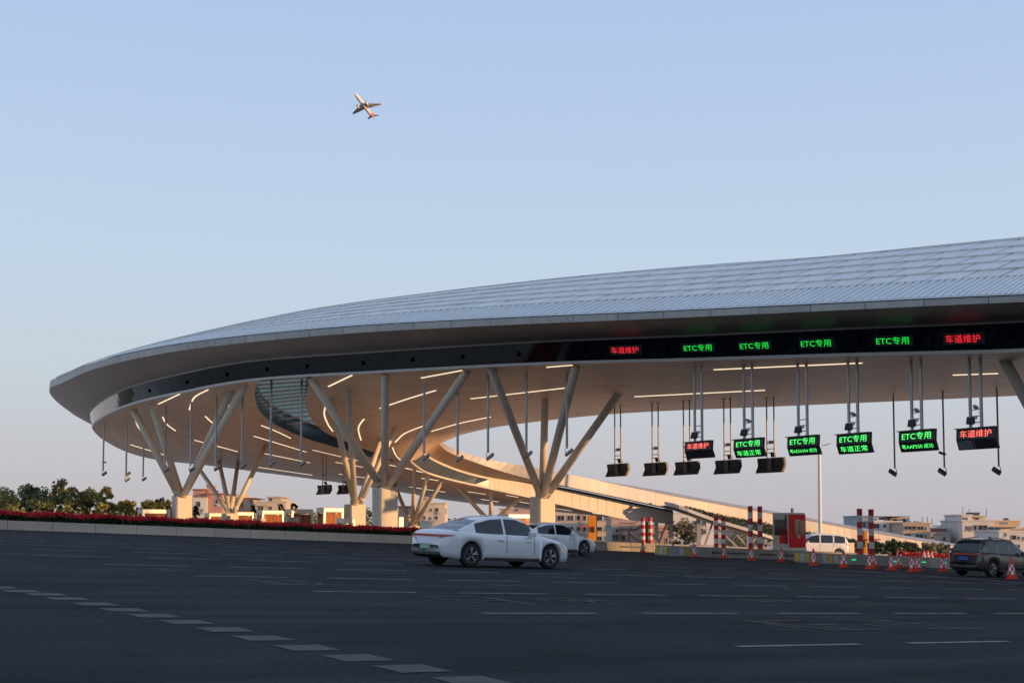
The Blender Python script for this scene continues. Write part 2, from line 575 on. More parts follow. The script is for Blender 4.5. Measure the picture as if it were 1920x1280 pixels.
# pair the two edges so that the cross lines stay roughly square to the wing
def piece(P, n): return resample(P, n)
nO = len(outer)
def cut(P, px_from, px_to, n, lo=0, hi=None):
    return resample(P[lo:hi], n)
def idx_near(P, px, py):
    best = min(range(len(P)), key=lambda i: (proj(P[i])[0] - px) ** 2 + (proj(P[i])[1] - py) ** 2)
    return best
oa = [0, idx_near(outer, 253, 757), idx_near(outer, 177, 800), idx_near(outer, 243, 848), idx_near(outer, 480, 884), idx_near(outer, 720, 917), nO - 1]
ia = [0, idx_near(inner, 478, 735), idx_near(inner, 479, 750), idx_near(inner, 488, 772), idx_near(inner, 570, 820), idx_near(inner, 772, 868), len(inner) - 1]
nn = [10, 12, 12, 14, 12, 20]
ro, ri = [], []
for q in range(6):
    a = resample(outer[oa[q]:oa[q + 1] + 1], nn[q]); b = resample(inner[ia[q]:ia[q + 1] + 1], nn[q])
    if q: a = a[1:]; b = b[1:]
    ro += a; ri += b
NW = 14
wrows = [[ro[i].lerp(ri[i], j / NW) for i in range(len(ro))] for j in range(NW + 1)]
mb = MB().grid(wrows)
off = len(sof_bm.v)
sof_bm.v += mb.v; sof_bm.f += [tuple(off + q for q in f) for f in mb.f]
wo = mb.build('wing_soffit', M_SOFFIT, canopy, smooth=True)
add_uv(wo, wrows)
# roof deck above the wing, out of sight from below
deck = [[p + Vector((0, 0, 1.7)) for p in r] for r in wrows]
MB().grid(deck).build('wing_roof', M_ROOF, canopy, smooth=True)
BVH = BVHTree.FromPolygons(sof_bm.v, sof_bm.f)
def hit(px, py, back=0.0):
    d = ray(px, py).normalized()
    h = BVH.ray_cast(Vector((0, 0, EYE)), d)
    return h[0] if h[0] is not None else None
def soffit_above(p):
    h = BVH.ray_cast(Vector((p[0], p[1], -30)), Vector((0, 0, 1)))
    return h[0] if h[0] is not None else None

# --- rims of the slit between the two soffits, glazing and louvres over it
Lr = resample(catmull(L_CTL, 6), 30)
MB().grid([Lr[2:], [p + Vector((0, 0, min(1.5, .5 * k))) for k, p in enumerate(Lr)][2:]]).build('slit_rim', mat('rim_dark', (.05,.07,.085), .3, noise=.1), canopy, smooth=True)
Fr = resample(catmull(F_CTL, 4), 30)
MB().grid([Fr[2:], [p + Vector((0, 0, min(1.5, .5 * k))) for k, p in enumerate(Fr)][2:]]).build('slit_rim', mat('rim_dark', (.05,.07,.085), .3, noise=.1), canopy, smooth=True)
up = Vector((0, 0, 1.15))
NG = 10
for k in range(NG):
    a0, a1, b0, b1 = Lr[k * 3], Lr[k * 3 + 3], Fr[k * 3], Fr[k * 3 + 3]
    MB().quad(a0 + up, a1 + up, b1 + up, b0 + up).build('skylight_pane', M_SKYGLASS, canopy)
for k in range(1, 14):
    t = k / 14 * 30 * 0.72
    a = pick(Lr, t) + Vector((0, 0, 0.55)); b = pick(Fr, t) + Vector((0, 0, 0.55))
    dv = (b - a).normalized(); nrm = Vector((0, 0, 1)); s_ = dv.cross(nrm).normalized()
    w = s_ * 0.34
    MB().hexa([a - w, b - w, b + w, a + w, a - w + nrm * 0.07, b - w + nrm * 0.07, b + w + nrm * 0.07, a + w + nrm * 0.07]).build('louvre', M_FIN, canopy)

# --- outer rim: white trim, dark glass panes, grey trim, lip, fascia panels
END = SUB * NF + SUB * 2
def strip(P0, P1, name, m, smooth=True, uv=False):
    o = MB().grid([P0, P1]).build(name, m, canopy, smooth=smooth)
    if uv: add_uv(o, [P0, P1])
    return o
# trim under the glass
tr0 = CC[:END]; tr1 = [CC[i].lerp(BB[i], 0.10) for i in range(END)]
def outward(i):
    o = A0[i] - CC[i]; o.z = 0
    return o.normalized()
A0 = AA
ow = [outward(i) * 0.10 for i in range(END)]
MB().grid([[tr0[i] - Vector((0, 0, .02)) for i in range(END)], [tr0[i] + ow[i] - Vector((0, 0, .02)) for i in range(END)], [tr1[i] + ow[i] for i in range(END)], tr1]).build('white_trim', M_TRIM, canopy)
g1 = [CC[i].lerp(BB[i], 0.93) for i in range(END)]
MB().grid([[p for p in g1], [g1[i] + ow[i] for i in range(END)], [BB[i] + ow[i] for i in range(END)], BB[:END]]).build('grey_trim', M_FASCIA, canopy)
# dark glass panes, one by one
step = 2.0
i = 0.0
front_len = SUB * (NF - 1)
P0s = resample(tr1[:front_len + 1], 3 * front_len); P1s = resample(g1[:front_len + 1], 3 * front_len)
n_pane = 58
for k in range(n_pane):
    a = k / n_pane * (len(P0s) - 1); b = (k + 1) / n_pane * (len(P0s) - 1) - 0.06
    ps = [a, (a + b) / 2, b]
    MB().grid([[pick(P0s, t) for t in ps], [pick(P1s, t) for t in ps]]).build('glass_pane', M_BAND, canopy)
MB().grid([[CC[i] - ow[i] * .8 for i in range(END)], [BB[i] - ow[i] * .8 for i in range(END)]]).build('band_backing', M_BLACK, canopy)
# spot holes in the glass as black discs, recess shade put into the colour
for px in (285, 355, 430, 505, 580, 686, 778, 872, 977, 1103, 1259, 1477, 1617, 1905):
    t = by_px(P0s if False else CC, px)
    p = pick(CC, t).lerp(pick(BB, t), 0.50); tn = (pick(CC, t + 0.5) - pick(CC, t - 0.5)).normalized()
    o = outward(int(t)); 
    MB().tube(p - o * 0.05, p + o * 0.05, 0.15, n=14).build('downlight_cup', mat('hole_black', (.001, .001, .001), 1, noise=0, spec=0), canopy)
# lip
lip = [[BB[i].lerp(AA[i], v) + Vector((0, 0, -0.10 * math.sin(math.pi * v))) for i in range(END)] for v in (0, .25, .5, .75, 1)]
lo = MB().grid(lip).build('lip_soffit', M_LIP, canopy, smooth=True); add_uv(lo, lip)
# fascia panels
FP0 = resample(AA[:front_len + 1], 4 * front_len); FP1 = resample(AT[:front_len + 1], 4 * front_len)
n_fas = 46
MB().grid([[p + Vector((0.03, .12, .02)) for p in FP0[::2]], [p + Vector((.03, .12, -.02)) for p in FP1[::2]]]).build('fascia_backing', M_ROOFD, canopy)
for k in range(n_fas):
    a = k / n_fas * (len(FP0) - 1); b = (k + 1) / n_fas * (len(FP0) - 1) - 0.10
    ps = [a + (b - a) * q / 4 for q in range(5)]
    lo_ = [pick(FP0, t) for t in ps]; hi_ = [pick(FP1, t) for t in ps]
    inw = [Vector((0.0, 0.25, 0.02)) for t in ps]
    MB().grid([[lo_[q] + inw[q] for q in range(5)], lo_, hi_, [hi_[q] + inw[q] for q in range(5)]]).build('fascia_panel', M_FASCIA, canopy)

# --- roof: seam strip at the eaves, then rows of overlapping sheets
nR = SUB * 11
def roof_pt(t, v):
    a = pick(AT, t); r = pick(RR, t)
    p = a.lerp(r, v)
    s = math.sin(v * math.pi / 2) * 0.62 + 0.38 * v
    p.z = a.z + (r.z - a.z) * s
    return p
base = [[roof_pt(t, v) - Vector((0, 0, .03)) for t in range(nR + 1)] for v in [q / 14 for q in range(15)]]
MB().grid(base).build('roof_deck', M_ROOFD, canopy, smooth=True)
# back slope, unseen, closes the roof
bk_t = [k * (SUB * 7) / 40 for k in range(41)]
Dq = resample(catmull(D_CTL, 6), 40)
MB().grid([[pick(RR, t) - Vector((0, 0, .03)) for t in bk_t], [(pick(RR, t).lerp(Dq[k] + Vector((0, 0, 1.6)), .5) + Vector((0, 0, 1.2))) for k, t in enumerate(bk_t)], [Dq[k] + Vector((0, 0, 1.6)) for k in range(41)], Dq]).build('back_slope', M_ROOF, canopy, smooth=True)
def v_for(f):
    """roof parameter whose picture height is the fraction f between eaves and ridge"""
    ya, yr = proj(roof_pt(3 * SUB, 0))[1], proj(roof_pt(3 * SUB, 1))[1]
    lo_, hi_ = 0, 1
    for _ in range(30):
        m_ = (lo_ + hi_) / 2
        if (ya - proj(roof_pt(3 * SUB, m_))[1]) / (ya - yr) < f: lo_ = m_
        else: hi_ = m_
    return lo_
VS = v_for(.27)
# seam strip (single smooth sheet with raised ribs)
sv = [VS * q / 4 for q in range(5)]
nt_ = nR * 2
seam = [[roof_pt(q / 2, v) + Vector((0, 0, .05)) for q in range(nt_ + 1)] for v in sv]
MB().grid(seam).build('eaves_sheet', M_SEAM, canopy, smooth=True)
rb = MB()
q = 0.0
while q < nR - 4:
    p0 = roof_pt(q, 0.0); p1 = roof_pt(q, VS / 2); p2 = roof_pt(q, VS)
    for a, b in ((p0, p1), (p1, p2)):
        a = a + Vector((0, 0, .05)); b = b + Vector((0, 0, .05))
        tdir = (pick(AT, q + .3) - pick(AT, max(0, q - .3))).normalized() * 0.06
        n_ = Vector((0, 0, 0.10))
        rb.hexa([a - tdir, a + tdir, b + tdir, b - tdir, a - tdir + n_, a + tdir + n_, b + tdir + n_, b - tdir + n_])
    q += 0.40
ro_ = rb.build('standing_seam', M_RIB, canopy); ro_['kind'] = 'stuff'
# overlapping sheets
VB = [VS] + [v_for(.27 + .73 * q / 6) for q in range(1, 6)] + [1.0]
NP = 46
arc = [0.0]
for t in range(1, nR + 1): arc.append(arc[-1] + (pick(AT, t) - pick(AT, t - 1)).length)
def t_at(s):
    s = max(0, min(arc[-1], s))
    for k in range(nR):
        if arc[k + 1] >= s: return k + (s - arc[k]) / max(1e-9, arc[k + 1] - arc[k])
    return nR
TOT = arc[SUB * 9]
for r in range(6):
    v0, v1 = VB[r], VB[r + 1]
    for k in range(NP):
        s0 = TOT * (k + 0.5 * (r % 2)) / NP; s1 = TOT * (k + 1 + 0.5 * (r % 2)) / NP
        t0, t1 = t_at(s0), t_at(s1)
        t1 -= (t1 - t0) * 0.065
        shx = (r + 1) * 0.0
        n_lo = Vector((-0.04, -0.05, 0.14)); n_hi = Vector((0, 0, 0.06))
        a, b, c, d = roof_pt(t0, v0 - 0.008), roof_pt(t1, v0 - 0.008), roof_pt(t1, v1), roof_pt(t0, v1)
        MB().hexa([a + n_lo * .2, b + n_lo * .2, c, d, a + n_lo, b + n_lo, c + n_hi, d + n_hi]).build('roof_sheet', M_ROOF, canopy)

# --- inner rim of the ramp wing, seen below the soffit
P_CTL = curve([(819, 821, 131), (846, 839, 131), (908, 859, 133), (977, 872, 135.5), (1027, 881, 137.5), (1077, 891, 139.5), (1175, 911, 143), (1262, 929, 146),
               (1350, 945, 149), (1450, 963, 152), (1530, 978, 154), (1600, 991, 156), (1690, 1007, 158), (1775, 1021, 160), (1850, 1034, 162)])
Q_CTL = curve([(817, 825, 130.6), (838, 846, 130.6), (895, 868, 132.4), (940, 883, 134.2), (988, 896, 136.5), (1060, 911, 139), (1175, 935, 142.8), (1262, 953, 145.8)])
T_CTL = curve([(788, 842, 130), (816, 861, 131.6), (862, 880, 133.6), (918, 894.5, 136), (988, 905, 138.5), (1060, 914.5, 141), (1175, 938.5, 145), (1262, 957, 148)])
for k in range(8, len(P_CTL)):
    Q_CTL.append(P_CTL[k] - Vector((0, 0, 1.35)))
PP = catmull(P_CTL, SUB); QQ = catmull(Q_CTL, SUB); TT = catmull(T_CTL, SUB); GG = catmull(G_CTL, SUB)
# underside of the inner lip: separate boards
nb = 64
Q7 = QQ[:SUB * 5]; T7 = TT[:SUB * 5]
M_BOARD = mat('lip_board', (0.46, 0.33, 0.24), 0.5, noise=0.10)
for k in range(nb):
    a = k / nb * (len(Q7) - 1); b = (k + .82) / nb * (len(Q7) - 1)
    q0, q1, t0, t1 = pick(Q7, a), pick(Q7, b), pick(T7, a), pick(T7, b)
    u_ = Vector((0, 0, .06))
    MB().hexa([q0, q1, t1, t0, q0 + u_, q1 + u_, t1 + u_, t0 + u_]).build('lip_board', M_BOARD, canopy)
MB().grid([[p + Vector((0, 0, .09)) for p in QQ[:SUB * 7 + 1]], [p + Vector((0, 0, .09)) for p in TT]]).build('lip_backing', M_ROOFD, canopy)
# parapet panels, right down the ramp
npn = 74
qpx = [proj(p)[0] for p in QQ]
def q_below(p, a):
    x = proj(p)[0]
    best = min(range(len(QQ) - 1), key=lambda k: abs((qpx[k] + qpx[k + 1]) / 2 - x))
    t = best + (x - qpx[best]) / max(.01, qpx[best + 1] - qpx[best])
    s = max(0.0, min(1.0, (a - SUB) / (2.0 * SUB)))
    return pick(QQ, a * (1 - s) + t * s)
for k in range(npn):
    a = k / npn * (len(PP) - 1); b = (k + .97) / npn * (len(PP) - 1)
    p0, p1 = pick(PP, a), pick(PP, b)
    q0, q1 = q_below(p0, a), q_below(p1, b)
    y_ = Vector((0.02, 0.12, 0))
    MB().hexa([q0, q1, q1 + y_, q0 + y_, p0, p1, p1 + y_, p0 + y_]).build('parapet_panel', M_CLAD, canopy)
cop = PP[SUB * 5 + 4:]
M_COPE = mat('coping_shade_grey', (0.26, 0.29, 0.34), 0.5, 0.1, noise=0.08)  # cool grey of the shaded coping put into its base colour
cb = MB()
for k, (a, b) in enumerate(zip(cop[:-1], cop[1:])):
    h0 = 0.34 * min(1, k / 10); h1 = 0.34 * min(1, (k + 1) / 10); y_ = Vector((0.1, 0.7, 0))
    z_ = Vector((-0.02, -0.1, 0))
    cb.hexa([a + z_ + Vector((0, 0, .004)), b + z_ + Vector((0, 0, .004)), b + y_, a + y_, a + z_ * 0 + Vector((0, 0.3, h0 + .01)), b + z_ * 0 + Vector((0, 0.3, h1 + .01)), b + y_ + Vector((0, 0, h1 + .01)), a + y_ + Vector((0, 0, h0 + .01))])
cb.build('coping', M_COPE, canopy)
# band of the ramp wing: mirror panes, then pale cladding
TT2 = [TT[i] - Vector((0, 0, .22)) for i in range(len(TT))]
GG2 = [GG[i] + Vector((0, 0, .16)) for i in range(len(GG))]
fw = Vector((-0.05, -0.10, 0))
MB().grid([[p + fw for p in TT2[:SUB * 5]], [p + fw for p in TT[:SUB * 5]], TT[:SUB * 5]]).build('white_trim', M_CLAD, canopy)
MB().grid([GG, [p + fw * 1.2 - Vector((0, 0, .02)) for p in GG], [p + fw * 1.2 for p in GG2], GG2]).build('white_trim', M_CLAD, canopy)
MB().grid([[p + Vector((.05, .25, 0)) for p in GG], [p + Vector((.05, .25, 0)) for p in TT]]).build('band_backing', M_BLACK, canopy)
i_g = SUB * 3
for k in range(8):
    a = k / 8 * i_g; b = (k + .985) / 8 * i_g
    MB().grid([[pick(GG2, a), pick(GG2, b)], [pick(TT2, a), pick(TT2, b)]]).build('mirror_pane', mat('mirror_pane', (0.22, 0.25, 0.26), 0.06, 0.8, noise=0.0), canopy)
npc = 30
for k in range(npc):
    a = i_g + k / npc * (SUB * 7 - i_g); b = i_g + (k + .97) / npc * (SUB * 7 - i_g)
    e = Vector((-.02, -.05, 0))
    MB().hexa([pick(GG2, a), pick(GG2, b), pick(GG2, b) + e, pick(GG2, a) + e, pick(TT2, a), pick(TT2, b), pick(TT2, b) + e, pick(TT2, a) + e]).build('cladding_panel', M_CLAD, canopy)

# --- lit strips in the soffits
STRIPS = [[(296.7, 757), (337, 738)], [(390, 730), (364, 745), (355, 768)], [(254, 784), (257, 796), (264, 806)], [(305, 781), (312, 794), (329, 807)],
          [(385, 780), (397, 791), (412, 802)], [(428, 758), (430, 767)], [(244.6, 833), (307, 852)], [(365, 824.6), (445.6, 846)],
          [(490, 797), (518, 808), (545, 821)], [(476, 817), (575, 847)], [(493, 849), (581, 867)], [(482, 875), (585, 890)],
          [(586, 843), (671, 863)], [(629, 866), (680, 875)], [(635, 888), (692, 896)], [(730, 871), (774, 880)], [(781, 882), (793, 885)],
          [(791, 896), (822, 900)], [(768, 912), (835, 922)], [(616, 724), (664, 701)], [(611, 759), (608, 776), (615, 795), (624, 808)],
          [(682.5, 785), (672, 802), (677, 824.5)], [(712, 765), (768, 746), (817, 731.5)], [(790, 708), (866, 694)],
          [(741, 828.5), (759, 812), (792, 798.6)], [(809, 808), (862, 793), (920, 781)], [(736, 838), (742, 852), (752, 863)],
          [(883, 747), (970, 737), (1058, 727)], [(1025, 688), (1073, 684)], [(1190, 743), (1310, 737), (1434, 731)], [(1339, 692.5), (1480, 686), (1616, 680)],
          [(1787, 702.5), (1871, 699.5)], [(877.5, 921), (911, 926)], [(902, 935), (935, 940)], [(949, 927.5), (981, 933)], [(975, 940), (992, 943)],
          [(1042, 952.5), (1072, 957)], [(1112, 961), (1140, 965)]]
for st in STRIPS:
    pts = []
    q = catmull([Vector((a, b, 0)) for a, b in st], 8)
    for p in q:
        h = hit(p.x, p.y)
        if h is not None: pts.append(h + Vector((0, 0, -.04)))
    if len(pts) < 2: print('strip missed', st); continue
    mb = MB()
    wd = 0.052
    for a, b in zip(pts[:-1], pts[1:]):
        s_ = (b - a).normalized().cross(Vector((0, 0, 1))).normalized() * wd; u_ = Vector((0, 0, .05)); e = (b - a) * 0.0
        mb.hexa([a - s_, b - s_, b + s_, a + s_, a - s_ + u_, b - s_ + u_, b + s_ + u_, a + s_ + u_])
    mb.build('light_strip', M_STRIP, canopy)

# --- illuminated lane texts behind the glass band
def band_text(px, body, m, wpx, hm, cut_=None):
    t = by_px(CC, px)
    t0, t1 = by_px(CC, px - wpx / 2), by_px(CC, px + wpx / 2)
    a = pick(CC, t0).lerp(pick(BB, t0), .5); b = pick(CC, t1).lerp(pick(BB, t1), .5)
    x_ = (b - a); w = x_.length; x_.normalize()
    y_ = (pick(BB, t) - pick(CC, t)).normalized()
    z_ = x_.cross(y_).normalized(); y_ = z_.cross(x_)
    c = (a + b) / 2 + z_ * 0.05
    M = Matrix(((x_.x, y_.x, z_.x, c.x), (x_.y, y_.y, z_.y, c.y), (x_.z, y_.z, z_.z, c.z), (0, 0, 0, 1)))
    bk = MB()
    P = [M @ Vector(v) for v in ((-w * .58, -hm * .72, -.03), (w * .62, -hm * .72, -.03), (w * .62, hm * .72, -.03), (-w * .58, hm * .72, -.03))]
    bo = bk.quad(*P).build('led_display', M_LEDBACK, canopy)
    text_mesh('lettering', body, w, hm, m, bo, M)
band_text(1177, '车道维护', M_LEDR, 51, .40)
band_text(1314, 'ETC专用', M_LEDG, 52, .38)
band_text(1420, 'ETC专用', M_LEDG, 53, .38)
band_text(1536, 'ETC专用', M_LEDG, 56, .39)
band_text(1680, 'ETC专用', M_LEDG, 61, .39)
band_text(1812, '车道维护', M_LEDR, 65, .42)
# ------------------------------------------------------------------ ground, road, paving
def lp(l, p, h=0.0):
    x = LD.x * l + RD.x * p; y = LD.y * l + RD.y * p
    return Vector((x, y, G(x) + h))
def to_lp(v): return (v.x * LD.x + v.y * LD.y, v.x * RD.x + v.y * RD.y)

def noise_mat(name, c1, c2, rough, s1, s2, bump=0.15, c3=None, dist=0.02):
    m = bpy.data.materials.new(name); m.use_nodes = True
    nt = m.node_tree; b = nt.nodes['Principled BSDF']; b.inputs['Roughness'].default_value = rough
    tcn = nt.nodes.new('ShaderNodeTexCoord')
    n1 = nt.nodes.new('ShaderNodeTexNoise'); n1.inputs['Scale'].default_value = s1; n1.inputs['Detail'].default_value = 8; n1.inputs['Roughness'].default_value = .7
    n2 = nt.nodes.new('ShaderNodeTexNoise'); n2.inputs['Scale'].default_value = s2; n2.inputs['Detail'].default_value = 3
    r1 = nt.nodes.new('ShaderNodeValToRGB')
    r1.color_ramp.elements[0].position = .3; r1.color_ramp.elements[0].color = (*c1, 1)
    r1.color_ramp.elements[1].position = .7; r1.color_ramp.elements[1].color = (*c2, 1)
    mx = nt.nodes.new('ShaderNodeMix'); mx.data_type = 'RGBA'; mx.blend_type = 'MULTIPLY'; mx.inputs[0].default_value = 1
    r2 = nt.nodes.new('ShaderNodeValToRGB')
    r2.color_ramp.elements[0].color = (.72, .72, .72, 1); r2.color_ramp.elements[1].color = (1.2, 1.2, 1.2, 1)
    nt.links.new(tcn.outputs['Object'], n1.inputs['Vector']); nt.links.new(tcn.outputs['Object'], n2.inputs['Vector'])
    nt.links.new(n1.outputs[0], r1.inputs[0]); nt.links.new(n2.outputs[0], r2.inputs[0])
    nt.links.new(r1.outputs[0], mx.inputs[6]); nt.links.new(r2.outputs[0], mx.inputs[7])
    nt.links.new(mx.outputs[2], b.inputs['Base Color'])
    if bump:
        bp = nt.nodes.new('ShaderNodeBump'); bp.inputs['Strength'].default_value = bump; bp.inputs['Distance'].default_value = dist
        nt.links.new(n2.outputs[0], bp.inputs['Height']); nt.links.new(bp.outputs[0], b.inputs['Normal'])
    MATS[name] = m
    return m
M_EARTH = noise_mat('dry_verge', (0.045, 0.05, 0.025), (0.085, 0.08, 0.045), 0.95, 0.05, 0.8)
def asphalt_mat():
    """aggregate speckle, lane-wise tyre wear, patches and dark drips"""
    m = bpy.data.materials.new('asphalt'); m.use_nodes = True
    nt = m.node_tree; b = nt.nodes['Principled BSDF']
    b.inputs['Roughness'].default_value = 0.92; b.inputs['Specular IOR Level'].default_value = 0.16
    tcn = nt.nodes.new('ShaderNodeTexCoord')
    mp = nt.nodes.new('ShaderNodeMapping'); mp.inputs['Rotation'].default_value = (0, 0, -math.atan2(LD.y, LD.x))
    nt.links.new(tcn.outputs['Object'], mp.inputs[0])
    def noise(scale, vec, detail=4, sc3=None):
        n = nt.nodes.new('ShaderNodeTexNoise'); n.inputs['Scale'].default_value = scale; n.inputs['Detail'].default_value = detail
        if sc3:
            m2 = nt.nodes.new('ShaderNodeMapping'); m2.inputs['Scale'].default_value = sc3
            nt.links.new(vec, m2.inputs[0]); vec = m2.outputs[0]
        nt.links.new(vec, n.inputs['Vector']); return n
    def ramp_(src, p0, c0_, p1, c1_):
        r = nt.nodes.new('ShaderNodeValToRGB')
        r.color_ramp.elements[0].position = p0; r.color_ramp.elements[0].color = (*c0_, 1)
        r.color_ramp.elements[1].position = p1; r.color_ramp.elements[1].color = (*c1_, 1)
        nt.links.new(src, r.inputs[0]); return r
    def mulc(a, c):
        x = nt.nodes.new('ShaderNodeMix'); x.data_type = 'RGBA'; x.blend_type = 'MULTIPLY'; x.inputs[0].default_value = 1
        nt.links.new(a, x.inputs[6]); nt.links.new(c, x.inputs[7]); return x.outputs[2]
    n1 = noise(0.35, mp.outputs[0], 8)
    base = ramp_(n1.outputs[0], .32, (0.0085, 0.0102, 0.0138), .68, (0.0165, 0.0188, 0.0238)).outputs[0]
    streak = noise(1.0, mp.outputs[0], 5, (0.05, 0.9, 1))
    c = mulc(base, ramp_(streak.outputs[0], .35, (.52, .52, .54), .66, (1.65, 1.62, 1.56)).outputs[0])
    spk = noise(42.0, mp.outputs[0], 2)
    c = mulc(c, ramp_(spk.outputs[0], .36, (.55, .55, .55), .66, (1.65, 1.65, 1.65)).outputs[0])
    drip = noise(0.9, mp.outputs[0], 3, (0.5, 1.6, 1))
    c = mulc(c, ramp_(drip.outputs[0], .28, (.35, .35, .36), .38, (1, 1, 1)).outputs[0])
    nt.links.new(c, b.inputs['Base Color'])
    bp = nt.nodes.new('ShaderNodeBump'); bp.inputs['Strength'].default_value = .35; bp.inputs['Distance'].default_value = .006
    nt.links.new(spk.outputs[0], bp.inputs['Height']); nt.links.new(bp.outputs[0], b.inputs['Normal'])
    MATS['asphalt'] = m
    return m
M_ASPH = asphalt_mat()
M_CONC = pattern_mat('concrete_paving', (0.50, 0.44, 0.37), 0.85, 'grid', 5.0, 4.5, dark=0.6, joint=0.01, coordsys='Object', bump=0.1)
M_PAINT = noise_mat('road_paint', (0.035, 0.037, 0.04), (0.30, 0.30, 0.30), 0.8, 5.0, 14.0, bump=0.0)
M_YPAINT = noise_mat('worn_yellow_paint', (0.022, 0.022, 0.022), (0.085, 0.07, 0.045), 0.8, 3.0, 9.0, bump=0.0)

xs = [-4000, -1500, -600, -300, -200, -150, -120, -100, -85, -70, -40, 0, 40, 70, 85, 100, 120, 150, 200, 300, 600, 1500, 4000]
ys = [-400, -100, 50, 200, 500, 1200, 6000]
g_ = MB().grid([[Vector((x, y, G(x) - 0.02)) for x in xs] for y in ys]).build('ground', M_EARTH); tag(g_, kind='structure')
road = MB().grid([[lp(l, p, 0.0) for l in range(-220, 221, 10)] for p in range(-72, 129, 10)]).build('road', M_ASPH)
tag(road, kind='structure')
lane_pav = MB().grid([[lp(l, p, .006) for l in range(66, 157, 10)] for p in range(-72, 29, 10)]).build('lane_pavement', M_CONC)
tag(lane_pav, kind='structure')
pav = MB().grid([[lp(l, p, -.008) for l in range(-50, 221, 10)] for p in range(-242, -71, 10)]).build('pavement', M_CONC)
tag(pav, kind='structure')

def paint_quad(l0, l1, p0, p1, name='lane_dash', m=None, par=None):
    return MB().quad(lp(l0, p0, .005), lp(l1, p0, .005), lp(l1, p1, .005), lp(l0, p1, .005)).build(name, m or M_PAINT, road)
n_d = 0
for n in range(12):
    p = -10.6 - 4.72 * n
    l0 = 10.2 - 0.38 * n
    for k in range(0, 40):
        a = l0 + 2.92 * k + (2.92 * 0.5 if n in (6, 9) else 0); b = a + 2.02
        c = lp((a + b) / 2, p)
        if c.y < 6: continue
        q = proj(c)
        if not (-60 < q[0] < 1980 and q[1] < 1290): continue
        if n >= 9 and q[0] > 1180: continue
        if n >= 7 and q[0] > 1500: continue
        w = (0.075 if n < 4 else .095) if n else 0.065
        paint_quad(a, b, p - w, p + w); n_d += 1
# solid lines towards the islands
for (x0, y0, x1, y1) in ((1130, 1037, 1330, 1041), (1250, 1048, 1530, 1056), (1500, 1063, 1920, 1092), (1345, 1050, 1560, 1060)):
    a = to_lp(gnd(x0, y0)); b = to_lp(gnd(x1, y1))
    d = (lp(*b) - lp(*a)).normalized(); s_ = Vector((-d.y, d.x, 0)) * .075
    A_, B_ = lp(*a, .006), lp(*b, .006)
    MB().quad(A_ - s_, B_ - s_, B_ + s_, A_ + s_).build('solid_line', M_PAINT, road)
# row of paint blocks across the lane mouth
BLK = [(40, 1108), (86, 1114), (128, 1122), (178, 1132), (232, 1143), (288, 1154), (350, 1166), (422, 1180), (492, 1196), (575, 1214), (670, 1233), (772, 1253), (886, 1276), (1012, 1302)]
for (x, y) in [(-5, 1101)] + BLK:
    l, p = to_lp(gnd(x, y))
    paint_quad(l - .24, l + .24, p - .26, p + .26, 'paint_block', noise_mat('block_paint', (.03, .032, .035), (.095, .095, .10), .85, 7., 30., bump=0) if 'block_paint' not in MATS else MATS['block_paint'])
# worn painted lane characters: bundles of strokes, too worn to read
rnd = random.Random(3)
for (l, p) in ((13.9, -13.1), (16.0, -13.2), (11.4, -18.2), (13.6, -18.1), (18.6, -18.2), (20.4, -18.2), (10.0, -22.7), (15.5, -22.7), (24, -22.8), (9, -27.2), (20, -27.2), (3, -31.8), (-6, -36.5), (2, -36.6)):
    mb = MB()
    for k in range(9):
        if k % 2:
            a = (rnd.uniform(-.75, .3), rnd.uniform(-.9, .9)); b = (a[0] + rnd.uniform(.4, .9), a[1] + rnd.uniform(-.1, .1))
        else:
            a = (rnd.uniform(-.8, .8), rnd.uniform(-.95, .2)); b = (a[0] + rnd.uniform(-.25, .25), a[1] + rnd.uniform(.4, .95))
        d = Vector((b[0] - a[0], b[1] - a[1])); s_ = Vector((-d.y, d.x)).normalized() * .055
        mb.quad(*[lp(l + q.x, p + q.y, .005 + k * .0004) for q in (Vector(a) - s_, Vector(b) - s_, Vector(b) + s_, Vector(a) + s_)])
    mb.build('worn_lane_lettering', M_YPAINT, road)

